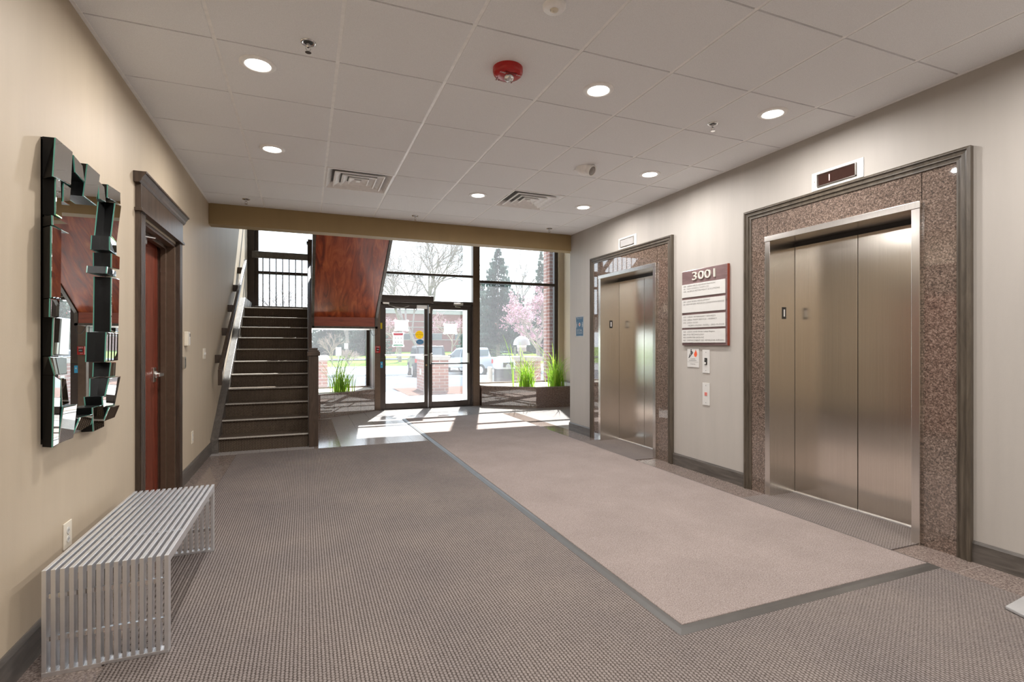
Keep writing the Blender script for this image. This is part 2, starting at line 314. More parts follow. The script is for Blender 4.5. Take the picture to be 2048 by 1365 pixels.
struct(MB().box(XL - .15, XF + .15, 3.4, YW + .15, ZT, ZT + .2).build('ceiling_atrium', 'white'))
struct(MB().box(XL - .0, XF, YF, YF + .12, ZB, ZT).build('wall_bulkhead', 'white'))
struct(MB().box(XL - .15, XF + .15, YW, YW + .15, 5.4, ZT).build('wall_front_top', 'tan'))
struct(MB().box(XL - .15, XF, YR - .15, YR, -.1, 3.2).build('wall_rear', 'tan'))
# suspended ceiling: tiles with lay-in grid
ROWS = [3.108, 3.73, 4.345, 4.977, 5.628, 6.276]; CLS = [-.449, .171, .797, 1.41, 2.021, 2.635, 3.238]
b = MB(); gx, gy = .010, .006; xs = [XL] + CLS + [XR]; ys = [YR] + [2.486 - .622 * k for k in range(11, -1, -1)] + ROWS + [YB]
for i in range(len(xs) - 1):
    for j in range(len(ys) - 1):
        if ys[j] == 4.977 and i in (2, 5): continue   # the two air vents
        b.box(xs[i] + gx, xs[i + 1] - gx, ys[j] + gy, ys[j + 1] - gy, H, H + .02)
b.mat(1)
for x in xs[1:-1]: b.box(x - .012, x + .012, YR, YB, H + .003, H + .02)
for y in ys[1:-1]: b.box(XL, XR, y - .011, y + .011, H + .010, H + .02)
b.box(XL, XL + .02, YR, YB, H - .002, H + .02).box(XR - .02, XR, YR, YB, H - .002, H + .02)
b.mat(0).box(XL - .1, XF, YR, YB, H + .09, H + .12)
struct(b.build('ceiling', ['ceil', 'grid']), 'suspended ceiling of square white tiles')
# baseboards
def base(name, segs, side):
    b = MB()
    for y0, y1 in segs:
        if side == 'l': b.box(XL, XL + .014, y0, y1, 0, .115); b.prism([(XL, y0, .115), (XL + .014, y0, .115), (XL + .006, y0, .135), (XL, y0, .135)], (0, y1 - y0, 0))
        else: b.box(XR - .014, XR, y0, y1, 0, .11); b.prism([(XR, y0, .11), (XR - .014, y0, .11), (XR - .006, y0, .125), (XR, y0, .125)], (0, y1 - y0, 0))
    struct(b.build(name, 'greywood'))
base('baseboard_left', [(YR, 4.02), (5.26, 6.9)], 'l')
base('baseboard_right', [(YR, 1.8), (3.486, 4.455), (6.16, 6.79)], 'r')

# ------------------------------------------------------------ carpets and mat
b = MB().box(-.74, 3.36, YR + .05, 6.72, 0, .006)
tag(b.build('carpet', 'carpet', None), 'large grey brown ribbed loop carpet covering the lobby floor', 'carpet')
tag(MB().box(3.365, 3.90, 2.085, 3.25, .0005, .007).build('threshold_carpet', 'carpet'), 'ribbed carpet inset in front of the nearer elevator', 'carpet', 'elevator carpets')
tag(MB().box(3.365, 3.90, 4.75, 5.94, .0005, .007).build('threshold_carpet', 'carpet'), 'ribbed carpet inset in front of the farther elevator', 'carpet', 'elevator carpets')
mt = thing('walk_off_mat', 'long taupe plush entrance mat with grey rubber edging', 'mat', (2.44, 5.3, 0))
x0, x1, y0, y1 = 1.52, 3.36, 1.81, 8.85
MB().box(x0 + .052, x1 - .03, y0 + .055, y1 - .05, .008, .0185).build('pile', 'mat', mt, .004)
b = MB()
def rim(b, A, Bx, z0, z1):
    (a0, a1, c0, c1) = A; (d0, d1, e0, e1) = Bx
    P = [(a0, c0), (a1, c0), (a1, c1), (a0, c1)]; Q = [(d0, e0), (d1, e0), (d1, e1), (d0, e1)]
    for i in range(4):
        j = (i + 1) % 4; b.quad((*P[i], z0), (*P[j], z0), (*Q[j], z1), (*Q[i], z1))
rim(b, (x0, x1, y0, y1), (x0 + .03, x1 - .015, y0 + .03, y1 - .03), .0065, .014); rim(b, (x0 + .03, x1 - .015, y0 + .03, y1 - .03), (x0 + .056, x1 - .034, y0 + .058, y1 - .054), .014, .0145)
b.quad((x0, y0, .0063), (x1, y0, .0063), (x1, y1, .0063), (x0, y1, .0063))
b.build('rubber_edge', 'rubber', mt)

# ------------------------------------------------------------ elevators
def sweep(b, path, prof, inward=1):
    """three-sided moulding on the right wall (plane x=XR): path of (y,z), prof of (offset inward, height from wall)"""
    n = len(path); rows = []
    for i, (y, z) in enumerate(path):
        if i == 0: d = ((path[1][0] - y), (path[1][1] - z)); L = math.hypot(*d); nx = (d[1] / L, -d[0] / L); k = 1
        elif i == n - 1: d = (y - path[i - 1][0], z - path[i - 1][1]); L = math.hypot(*d); nx = (d[1] / L, -d[0] / L); k = 1
        else:
            a = (y - path[i - 1][0], z - path[i - 1][1]); c = (path[i + 1][0] - y, path[i + 1][1] - z); la = math.hypot(*a); lc = math.hypot(*c)
            n1 = (a[1] / la, -a[0] / la); n2 = (c[1] / lc, -c[0] / lc); s_ = (n1[0] + n2[0], n1[1] + n2[1]); l2 = s_[0] ** 2 + s_[1] ** 2; nx = (2 * s_[0] / l2, 2 * s_[1] / l2)
        rows.append([(y + nx[0] * o * inward, z + nx[1] * o * inward, h) for o, h in prof])
    return rows
def sweep_x(b, path, prof, X, sgn, inward=1):
    rows = sweep(b, path, prof, inward); V = [(X + sgn * h, y, z) for r in rows for y, z, h in r]; m = len(prof); F = []
    for i in range(len(rows) - 1):
        for j in range(m - 1): F.append((i * m + j, i * m + j + 1, (i + 1) * m + j + 1, (i + 1) * m + j))
    F += [tuple(range(m)), tuple(range((len(rows) - 1) * m, len(rows) * m))]
    b.add(V, F); return b
PROF = [(0, 0), (0, .030), (.010, .036), (.016, .036), (.018, .026), (.030, .024), (.040, .030), (.046, .030), (.048, .020), (.062, .018), (.066, .022), (.074, .022), (.076, .006), (.076, 0)]
def elevator(ya, yb, label):
    """ya/yb near and far outer edges of the moulding"""
    e = thing('elevator', label, 'elevator', (XR, (ya + yb) / 2, 0), 'elevators on the right wall')
    ia, ib = ya + .265, yb - .235; oa, ob = ia + .05, ib - .05; zt = 2.19; zi = 2.145
    b = MB(); sweep_x(b, [(ya, .0), (ya, 2.45), (yb, 2.45), (yb, .0)], PROF, XR, -1, 1); b.build('moulding', 'moulding', e)
    g = XR - .012
    MB().box(g, XR + .02, ya + .07, ia + .004, 0, 2.38).box(g, XR + .02, ib - .004, yb - .07, 0, 2.38).box(g, XR + .02, ia, ib, zt - .004, 2.38).build('granite_surround', 'granite', e)
    MB().box(XR - .036, XR + .26, ia, oa, 0, zi).build('jamb', 'steel_frame', e, .002); MB().box(XR - .036, XR + .26, ob, ib, 0, zi).build('jamb', 'steel_frame', e, .002)
    MB().box(XR - .040, XR + .26, ia - .003, ib + .003, zi, zt).build('head_jamb', 'steel_frame', e, .002)
    ym = (oa + ob) / 2
    for y0, y1 in ((oa + .002, ym - .0025), (ym + .0025, ob - .002)):
        d = MB().box(XR + .255, XR + .285, y0, y1, .012, zi - .03).build('door_panel', 'steel', e, .002)
        if y0 < ym: MB().lathe((XR + .2545, y0 + .12, 1.86), [(.011, 0), (.011, .002), (.006, .0022)], 16, 'x', True).build('keyhole', 'black', d) if ya < 3 else None
    MB().box(XR + .25, XR + .29, oa, ob, zi - .03, zi).build('door_track_cover', 'black', e)
    MB().box(XR + .235, XR + .29, oa, ob, .002, .014).build('sill', 'alu', e)
    MB().box(XR + .3, XR + .42, oa - .1, ob + .1, 0, 2.3).build('shaft_back', 'black', e)
    pl = MB().box(XR + .105, XR + .15, ob - .0025, ob, 1.495, 1.595).build('floor_plate', 'black', e)
    text('1', .062, (XR + .127, ob - .0028, 1.515), '-y', 'signwhite', e, 'floor_numeral', align='CENTER', width=.016)
    return e
elevator(1.80, 3.486, 'nearer brushed steel elevator in a wide speckled brown granite surround')
elevator(4.455, 6.158, 'farther brushed steel elevator beside the entrance, granite reflecting the stairs')
for i, (y0, y1, z0, z1, lab, lit) in enumerate(((2.44, 2.84, 2.462, 2.60, 'dark floor indicator showing a red 1, above the nearer elevator', True), (5.12, 5.50, 2.462, 2.60, 'floor indicator with a painted pale reflection, above the farther elevator', False))):
    t = thing('floor_indicator', lab, 'elevator sign', (XR, (y0 + y1) / 2, z0))
    MB().box(XR - .004, XR, y0, y1, z0, z1).build('plate', 'signwhite', t, .001)
    sweep_x(MB(), [(y0 + .05, z0 + .022), (y0 + .05, z1 - .022), (y1 - .05, z1 - .022), (y1 - .05, z0 + .022), (y0 + .05, z0 + .022)], [(0, .004), (0, .016), (.004, .016), (.008, .004)], XR, -1, 1).build('bezel', 'satin', t)
    MB().box(XR - .008, XR - .004, y0 + .055, y1 - .055, z0 + .027, z1 - .027).build('display', 'dkglass' if lit else 'glarelens', t)
    for y in (y0 + .025, y1 - .025): MB().lathe((XR - .0055, y, (z0 + z1) / 2), [(.004, 0), (.004, .002)], 10, 'x', True).build('screw', 'satin', t)
    if lit: text('1', .05, (XR - .009, y1 - .13, z0 + .045), '-x', 'led', t, 'digit')

# ------------------------------------------------------------ directory board and plates on the right wall
t = thing('directory_board', 'mahogany tenant directory board numbered 3001 between the two elevators', 'sign', (XR, 3.99, 1.27))
ya, yb, z0, z1 = 3.68, 4.30, 1.268, 2.03
MB().box(XR - .022, XR, ya, yb, z0, z1).build('backboard', ['board'], t, .003)
MB().box(XR - .024, XR, ya - .006, ya - .0005, z0, z1).build('edge_strip', 'board_edge', t)
text('3001', .082, (XR - .022, 4.15, 1.925), '-x', 'goldwhite', t, 'numerals', ext=.012, width=.31)
P = [(1.745, 1.885), (1.583, 1.713), (1.418, 1.55), (1.292, 1.405)]
P = [(1.757, 1.890), (1.601, 1.733), (1.447, 1.577), (1.295, 1.427)]
TX = [['100  USDA NRCS ADMINISTRATION', '101  NOV CONSULTANTS LTD', '105  ALERUS RETIREMENT SOLUTIONS'],
      ['200  USDA RURAL DEVELOPMENT', '250  USDA NATURAL RESOURCES CONSERVATION SERVICES'],
      ['325  USDA VETERINARY SERVICES', '350  USDA FARM SERVICE - AGENCY', '375  USDA OCIO', '        HQRS (OLINC PASS) - 3RD FLOOR'],
      ['400  USDA NASS Great Lakes Region', '403  PTO TECHNOLOGY', '410  COMPUTER DATA INC', '401  DEPARTMENT OF VETERANS AFFAIRS']]
WD = [[.44, .36, .50], [.38, .56], [.45, .47, .21, .49], [.44, .30, .30, .56]]
for (a, c), L, W in zip(P, TX, WD):
    p = MB().box(XR - .031, XR - .0225, ya + .022, yb - .006, a, c).build('name_panel', 'signwhite', t, .001)
    pitch = .0265 if len(L) < 4 else .029
    for k, (s, wd) in enumerate(zip(L, W)):
        text(s, .0155 if len(L) < 4 else .0145, (XR - .0312, yb - .028, c - .028 - k * pitch), '-x', 'ink', p, 'lettering', width=wd)
t = thing('fire_sign', 'small white in case of fire sign under the directory board', 'sign', (XR, 4.157, 1.05))
MB().box(XR - .006, XR, 4.072, 4.242, 1.045, 1.235).build('plaque', 'signwhite', t, .003)
b = MB(); X = XR - .0066
b.quad((X, 4.225, 1.14), (X, 4.21, 1.14), (X, 4.155, 1.19), (X, 4.165, 1.195))
for y, z, r in ((4.183, 1.222, .008),): b.add([(X, y + r * math.cos(a * PI / 6), z + r * math.sin(a * PI / 6)) for a in range(12)], [tuple(range(12))])
b.quad((X, 4.193, 1.213), (X, 4.172, 1.213), (X, 4.175, 1.18), (X, 4.19, 1.18)).quad((X, 4.20, 1.185), (X, 4.19, 1.185), (X, 4.21, 1.155), (X, 4.217, 1.157)).quad((X, 4.172, 1.21), (X, 4.176, 1.2), (X, 4.158, 1.19), (X, 4.155, 1.198))
b.build('stair_figure', 'dark_ink', t)
b = MB().add([(X, y, z) for y, z in ((4.12, 1.15), (4.138, 1.16), (4.142, 1.18), (4.132, 1.198), (4.124, 1.205), (4.118, 1.228), (4.108, 1.208), (4.10, 1.195), (4.097, 1.175), (4.105, 1.158))], [tuple(range(10))]).build('flame_symbol', 'flame', t)
text('In case of fire', .009, (X, 4.157, 1.128), '-x', 'dark_ink', t, align='CENTER'); text('do not use elevators', .009, (X, 4.157, 1.112), '-x', 'dark_ink', t, align='CENTER')
text('Use stairways', .009, (X, 4.157, 1.075), '-x', 'dark_ink', t, align='CENTER'); MB().box(X, X + .0004, 4.08, 4.234, 1.098, 1.1).build('rule', 'ink', t)
def wallplate(name, lab, cat, y0, y1, z0, z1):
    t = thing(name, lab, cat, (XR, (y0 + y1) / 2, z0)); MB().box(XR - .007, XR, y0, y1, z0, z1).build('plate', 'signwhite', t, .001)
    for z in (z0 + .025, z1 - .025): MB().lathe((XR - .0085, (y0 + y1) / 2, z), [(.004, 0), (.004, .003)], 10, 'x', True).build('screw', 'ink', t)
    return t
t = wallplate('key_switch', 'upper pale metal key switch plate below the directory board', 'switch', 3.927, 4.022, .997, 1.225)
MB().box(XR - .013, XR - .007, 3.957, 3.99, 1.078, 1.145).build('switch_housing', 'black', t, .002); MB().box(XR - .02, XR - .013, 3.966, 3.984, 1.083, 1.105).build('rocker', 'signwhite', t, .002); MB().lathe((XR - .015, 3.974, 1.128), [(.009, 0), (.009, .003)], 14, 'x', True).build('key_cylinder', 'satin', t)
t = wallplate('call_button_plate', 'lower pale metal call plate with a red square button', 'call button', 3.927, 4.022, .681, .899)
MB().box(XR - .011, XR - .007, 3.957, 3.99, .775, .808).build('call_button', plain('button_pink', (.62, .18, .15), .4), t, .002)
t = thing('poster', 'blue SOCIAL DISTANCING paper poster on the wall end by the entrance', 'poster', (XR, 6.49, 1.38))
MB().box(XR - .0015, XR, 6.375, 6.605, 1.385, 1.685).build('sheet', 'paper', t); MB().box(XR - .0022, XR - .0016, 6.39, 6.59, 1.40, 1.668).build('blue_panel', 'blue', t)
text('SOCIAL', .036, (XR - .0024, 6.49, 1.462), '-x', 'paper', t, align='CENTER', width=.16); text('DISTANCING', .022, (XR - .0024, 6.49, 1.43), '-x', 'paper', t, align='CENTER', width=.16)
text('PRACTICE', .02, (XR - .0024, 6.49, 1.64), '-x', 'paper', t, align='CENTER', width=.15)
X = XR - .0026; b = MB().add([(X, 6.49 + .03 * math.cos(a * PI / 10), 1.562 + .03 * math.sin(a * PI / 10)) for a in range(20)], [tuple(range(20))])
for y in (6.57, 6.41): b.quad((X, y - .009, 1.52), (X, y + .009, 1.52), (X, y + .012, 1.575), (X, y - .012, 1.575)); b.add([(X, y + .009 * math.cos(a * PI / 6), 1.588 + .01 * math.sin(a * PI / 6)) for a in range(12)], [tuple(range(12))])
b.build('people_symbol', 'paper', t); MB().add([(X - .0004, 6.49 + .012 * math.cos(a * PI / 8), 1.562 + .018 * math.sin(a * PI / 8)) for a in range(16)], [tuple(range(16))]).build('red_mark', 'flame', t)

# ------------------------------------------------------------ left wall: office door
d = sthing('door_1', (XL, 4.64, 0), 'dark cased office doorway with mahogany door')
b = MB()
def fluted(b, y0, y1, z0, z1, th=.032):
    n = 5; wd = (y1 - y0); b.box(XL, XL + th - .006, y0, y1, z0, z1)
    for k in range(n): a = y0 + .008 + k * (wd - .016) / n; b.box(XL + th - .006, XL + th, a + .003, a + (wd - .016) / n - .003, z0, z1)
fluted(b, 4.02, 4.135, 0, 2.15); fluted(b, 5.145, 5.255, 0, 2.15); b.build('door_casing', 'darkwood', d)
b = MB().box(XL, XL + .045, 4.0, 5.275, 2.15, 2.17).box(XL, XL + .034, 4.02, 5.255, 2.17, 2.33)
P1 = [(0, 2.33), (.034, 2.33), (.045, 2.345), (.05, 2.36), (.068, 2.385), (.075, 2.385), (.075, 2.40), (0, 2.40)]
b.prism([(XL + a, 3.975, z) for a, z in P1], (0, 1.325, 0)); b.build('header_crown', 'darkwood', d, .002)
b = MB().box(XL - .16, XL - .0, 4.13, 4.16, 0, 2.13).box(XL - .16, XL, 5.12, 5.145, 0, 2.13).box(XL - .16, XL, 4.14, 5.14, 2.105, 2.135)
b.box(XL - .10, XL - .06, 5.095, 5.12, 0, 2.105).box(XL - .10, XL - .06, 4.16, 4.18, 0, 2.105).box(XL - .10, XL - .06, 4.16, 5.12, 2.08, 2.105); b.build('door_frame', 'bronze_brown', d, .002)
lf = MB().box(XL - .165, XL - .12, 4.16, 5.12, .012, 2.10).build('door_leaf', 'reddoor', d)
hb = MB().box(XL - .122, XL - .112, 4.955, 5.03, .97, 1.09); hb.lathe((XL - .112, 4.99, 1.03), [(.032, 0), (.032, .012), (.02, .016), (.012, .05)], 20, 'x', True); hb.box(XL - .07, XL - .052, 4.86, 5.0, 1.018, 1.042); hb.build('door_handle', 'satin', lf, .003)
c = MB().box(XL - .12, XL - .06, 4.30, 4.55, 2.02, 2.075).build('door_closer', 'greywood', lf, .004); MB().tube([(XL - .07, 4.5, 2.075), (XL - .03, 4.62, 2.085), (XL - .08, 4.74, 2.09)], .008, 6).build('closer_arm', 'satin', c)
# ------------------------------------------------------------ mirror
FAC = [
[(2.732,2.152),(2.9,2.15),(2.859,1.989),(2.685,1.975)],[(2.914,2.141),(3.023,2.128),(3.012,2.046),(2.894,2.058)],[(3.067,2.151),(3.225,2.146),(3.164,1.973),(3.006,1.979)],
[(3.21,2.11),(3.303,2.108),(3.298,2.026),(3.185,2.014)],[(3.339,2.13),(3.536,2.14),(3.53,2.073),(3.325,2.056)],[(3.449,2.059),(3.536,2.067),(3.467,1.847),(3.391,1.861)],
[(2.802,1.982),(2.893,1.986),(2.852,1.897),(2.771,1.894)],[(2.727,1.983),(2.76,1.98),(2.771,1.819),(2.725,1.824)],[(2.685,1.814),(2.854,1.811),(2.856,1.772),(2.685,1.774)],
[(2.675,1.768),(2.78,1.774),(2.773,1.475),(2.67,1.471)],[(2.668,1.468),(2.756,1.471),(2.754,1.388),(2.668,1.392)],[(2.71,1.395),(2.84,1.392),(2.838,1.231),(2.71,1.231)],
[(2.668,1.228),(2.84,1.222),(2.825,1.149),(2.703,1.15)],[(2.705,1.149),(2.752,1.131),(2.747,0.854),(2.705,0.849)],[(2.752,1.134),(2.81,1.132),(2.868,1.014),(2.785,1.01)],
[(2.785,1.008),(2.898,1.008),(2.901,0.856),(2.781,0.852)],[(2.952,0.941),(3.141,0.935),(3.125,0.884),(2.908,0.87)],[(3.106,0.969),(3.265,0.966),(3.296,0.848),(3.138,0.847)],
[(3.258,1.01),(3.301,1.009),(3.301,0.952),(3.272,0.95)],[(3.344,0.944),(3.492,0.938),(3.452,0.877),(3.301,0.874)],[(3.344,1.099),(3.501,1.1),(3.452,0.943),(3.296,0.952)],
[(3.382,1.182),(3.452,1.18),(3.447,1.104),(3.367,1.106)],[(3.301,1.343),(3.506,1.342),(3.504,1.19),(3.286,1.188)],[(3.391,1.643),(3.513,1.647),(3.497,1.346),(3.382,1.348)],
[(3.311,1.689),(3.479,1.684),(3.473,1.653),(3.303,1.652)],[(3.385,1.771),(3.525,1.773),(3.521,1.702),(3.385,1.694)],[(3.361,1.858),(3.479,1.848),(3.476,1.776),(3.355,1.782)]]
t = thing('wall_mirror', 'tall mirror framed by jumbled faceted mirror blocks, on the left wall above the bench', 'mirror', (XL, 3.1, .86))
MB().box(XL, XL + .012, 2.735, 3.45, .88, 2.14).box(XL, XL + .05, 2.735, 2.76, .86, 2.15).build('backing', 'mirblack', t)
MB().box(XL + .012, XL + .016, 2.78, 3.42, .90, 2.10).build('centre_glass', 'mirror', t)
TILT = [(0, -.05), (-.05, -.14), (.0, -.02), (-.05, -.10), (0, -.04), (.03, 0), (-.08, -.08), (.10, 0), (-.03, -.04), (-.06, 0), (-.02, .02), (.08, .03), (-.03, -.08), (.06, .02), (-.06, .05), (.09, .10),
        (-.02, .16), (-.03, .04), (.03, .02), (.03, .16), (.04, .07), (.02, .02), (-.03, .01), (.0, 0), (-.05, .0), (-.02, .01), (-.04, -.02)]
for k, q in enumerate(FAC):
    sy_, sz_ = TILT[k]
    cy = sum(p[0] for p in q) / 4; cz = sum(p[1] for p in q) / 4; hy = max(p[0] for p in q) - min(p[0] for p in q); hz = max(p[1] for p in q) - min(p[1] for p in q)
    F0 = [Vector((XL + .056 + sy_ * (p[0] - cy) + sz_ * (p[1] - cz), p[0], p[1])) for p in q]
    ce = sum(F0, Vector()) / 4; back = [Vector((XL + .006, max(p.y, 2.735) if p.y < 2.9 else p.y, p.z)) for p in F0]; mid = [p - Vector((.005, 0, 0)) for p in F0]; inn = [p + (ce - p).normalized() * .005 + Vector((.0, 0, 0)) for p in F0]
    b = MB(); b.hexa([*back, *mid]); b.mat(1)
    V = mid + F0; b.add(V, [(i, (i + 1) % 4, 4 + (i + 1) % 4, 4 + i) for i in range(4)])
    up = [p + Vector((.0012, 0, 0)) for p in inn]
    b.mat(2); b.add(F0 + up, [(i, (i + 1) % 4, 4 + (i + 1) % 4, 4 + i) for i in range(4)] + [(4, 5, 6, 7)])
    b.build('mirror_block', ['mirblack', 'glassedge', 'mirror'], t)
# ------------------------------------------------------------ bench
t = thing('slatted_bench', 'silver metal bench of fifteen parallel slats against the left wall', 'bench', (-.73, 3.1, 0))
n = 15; w0, w1 = -.94, -.525; bw = .0155; pit = (w1 - w0 - bw) / (n - 1); ya, yb, hh, th = 2.50, 3.655, .41, .038
for k in range(n):
    x = w0 + k * pit; b = MB(); z0 = .007 if x > -.75 else 0
    out = [(ya, z0), (ya, hh), (yb, hh), (yb, z0), (yb - th, z0), (yb - th, hh - th), (ya + th, hh - th), (ya + th, z0)]
    V = [(x, y, z) for y, z in out] + [(x + bw, y, z) for y, z in out]; F = [(0, 1, 6, 7), (1, 2, 5, 6), (2, 3, 4, 5), (15, 14, 9, 8), (14, 13, 10, 9), (13, 12, 11, 10)] + [(i, (i + 1) % 8, 8 + (i + 1) % 8, 8 + i) for i in range(8)]
    b.add(V, F).build('slat', 'alu', t, .0015)
for y in (ya, yb - th): MB().box(w0 - .0003, -.751, y - .0003, y + th + .0003, .0, .017).box(-.7405, w1 + .0003, y - .0003, y + th + .0003, .0065, .02).box(-.7515, -.74, y, y + th, .0065, .019).build('foot_bar', 'alu', t, .001)
for y in (ya + .012, yb - th + .012):
    for z in (.13, .295): MB().box(w0 + .004, w1 - .004, y, y + .014, z, z + .018).build('cross_bar', 'chrome', t)
for y in (ya + .35, yb - .35): MB().box(w0 + .004, w1 - .004, y, y + .014, hh - .028, hh - .012).build('cross_bar', 'chrome', t)

# ------------------------------------------------------------ small fixtures on the left wall
def outlet(y0, y1, z0, z1, lab, duplex=True):
    t = thing('wall_outlet', lab, 'outlet', (XL, (y0 + y1) / 2, z0)); MB().box(XL, XL + .006, y0, y1, z0, z1).build('cover_plate', 'cream', t, .002)
    ym = (y0 + y1) / 2
    for z in ((z0 + z1) / 2 - .02, (z0 + z1) / 2 + .02):
        r = MB().lathe((XL + .006, ym, z), [(.016, 0), (.016, .002)], 20, 'x', True).build('receptacle', 'signwhite', t)
        MB().box(XL + .008, XL + .0085, ym - .007, ym - .005, z - .004, z + .006).box(XL + .008, XL + .0085, ym + .005, ym + .007, z - .004, z + .005).build('slots', 'dark_ink', r)
    MB().lathe((XL + .006, ym, (z0 + z1) / 2), [(.003, 0), (.003, .001)], 8, 'x', True).build('screw', 'satin', t)
outlet(2.944, 3.03, .335, .455, 'cream wall outlet behind the slatted bench'); outlet(5.79, 5.87, .31, .43, 'cream wall outlet low on the wall before the stairs')
t = thing('thermostat', 'cream thermostat with a small display, right of the office door', 'thermostat', (XL, 5.53, 1.26)); MB().box(XL, XL + .03, 5.47, 5.585, 1.265, 1.395).build('housing', 'cream', t, .004); MB().box(XL + .03, XL + .031, 5.54, 5.58, 1.28, 1.385).build('front_panel', 'signwhite', t); MB().box(XL + .031, XL + .032, 5.55, 5.572, 1.35, 1.378).build('display', 'dark_ink', t)
t = thing('card_reader', 'slim grey card reader below the thermostat', 'card reader', (XL, 5.43, 1.06)); MB().box(XL, XL + .022, 5.40, 5.445, 1.06, 1.165).build('housing', 'satin', t, .004); MB().box(XL + .022, XL + .023, 5.41, 5.436, 1.075, 1.15).build('face', 'black', t)
t = thing('light_switch', 'cream double light switch plate near the foot of the stairs', 'light switch', (XL, 6.46, 1.12)); MB().box(XL, XL + .006, 6.39, 6.53, 1.12, 1.235).build('cover_plate', 'cream', t, .002)
for y in (6.43, 6.49): MB().box(XL + .006, XL + .016, y - .006, y + .006, 1.165, 1.19).build('toggle', 'signwhite', t, .001)
t = thing('flat_panel', 'thin pale grey flat panel on the carpet at the right edge', 'panel', (3.25, 1.3, .006)); MB().hexa([(3.118, 1.409, .012), (3.093, 1.331, .012), (3.12, 1.0, .012), (3.6, 1.03, .012), (3.118, 1.409, .03), (3.093, 1.331, .03), (3.12, 1.0, .03), (3.6, 1.03, .03)]) if False else None
MB().prism([(3.118, 1.411, .0075), (3.36, 1.437, .0075), (3.39, 1.12, .0075), (3.06, 1.09, .0075), (3.093, 1.34, .0075)], (0, 0, .016)).build('shell', 'panelgrey', t, .004)
MB().prism([(3.125, 1.40, .0062), (3.35, 1.425, .0062), (3.38, 1.13, .0062), (3.07, 1.10, .0062)], (0, 0, .002)).build('base', 'black', t)

# ------------------------------------------------------------ ceiling fixtures
CANS = [((-.255, 3.298), 'nearest recessed ceiling light on the left side'), ((-.255, 4.682), 'second recessed ceiling light on the left, before the left air vent'), ((1.725, 2.827), 'recessed ceiling light beside the red fire strobe'),
        ((3.03, 2.66), 'recessed ceiling light nearest the close elevator'), ((3.03, 4.043), 'recessed ceiling light right of the white motion sensor'), ((1.732, 5.304), 'recessed ceiling light between the two air vents'), ((3.035, 5.309), 'recessed ceiling light right of the right air vent')]
proto = None
def can_lamp(x, y):
    l = bpy.data.lights.new('downlight', 'AREA'); l.shape = 'DISK'; l.size = .14; l.energy = CAN_POWER; l.color = (1, .965, .94); l.spread = math.radians(175)
    o = bpy.data.objects.new('downlight', l); COL.objects.link(o); o.location = (x, y, H - .022)
def make_can(lab):
    t = thing('recessed_light', lab, 'ceiling light', (0, 0, H), 'recessed ceiling lights')
    b = MB(); b.smooth = True; b.lathe((0, 0, H), [(.098, 0), (.098, -.003), (.09, -.008), (.072, -.010), (.066, -.006), (.066, 0)], 40); b.build('trim_ring', 'grid', t)
    b = MB(); b.smooth = True; b.lathe((0, 0, H - .006), [(.0005, -.008), (.03, -.0075), (.055, -.004), (.067, 0)], 40); b.build('lens', 'lens', t); return t
for i, ((x, y), lab) in enumerate(CANS):
    if i == 0: proto = make_can(lab); proto.location = (x, y, H)
    else: copy_tree(proto, (x, y, H), lab)
    can_lamp(x, y)
for n_, (x, y) in enumerate([(x, y) for x, ys_ in ((-.255, (1.6, -.4, -2.4)), (1.725, (.6, -1.4, -3.2)), (3.03, (1.0, -.9, -2.8))) for y in ys_]):  # unseen fill lights added behind the camera, continuing the ceiling rows
    can_lamp(x, y); copy_tree(proto, (x, y, H), 'added recessed fill light over the unseen rear of the lobby, %s in the %s row' % (('first', 'second', 'third')[n_ % 3], ('left', 'middle', 'right')[n_ // 3]))
proto = None
SPR = [((.013, 2.96), 'nearest chrome sprinkler head, left of centre'), ((2.768, 2.949), 'chrome sprinkler head beside the right hand ceiling lights'), ((-.614, 6.415), 'sprinkler head near the beam in the left ceiling corner'),
       ((1.277, 6.454), 'sprinkler head near the middle of the beam'), ((3.154, 6.463), 'sprinkler head near the right end of the beam')]
for i, ((x, y), lab) in enumerate(SPR):
    if proto is None:
        proto = thing('sprinkler', lab, 'sprinkler', (0, 0, H), 'ceiling sprinklers')
        b = MB(); b.smooth = True; b.lathe((0, 0, H), [(.040, 0), (.040, -.004), (.032, -.007), (.024, -.002)], 28); b.build('escutcheon', 'chrome', proto)
        MB().lathe((0, 0, H - .003), [(.0, 0), (.024, 0), (.024, .002)], 20).build('recess', 'black', proto)
        b = MB(); b.lathe((0, 0, H), [(.010, 0), (.010, -.022), (.006, -.028)], 12).tube([(.010, 0, H - .02), (.013, 0, H - .035), (.004, 0, H - .052)], .0022, 6).tube([(-.010, 0, H - .02), (-.013, 0, H - .035), (-.004, 0, H - .052)], .0022, 6); b.build('frame_arms', 'chrome', proto)
        b = MB().lathe((0, 0, H - .052), [(.0005, 0), (.015, 0), (.016, -.003), (.0005, -.003)], 16)
        b.build('deflector', 'chrome', proto); proto.location = (x, y, H)
    else: copy_tree(proto, (x, y, H), lab)
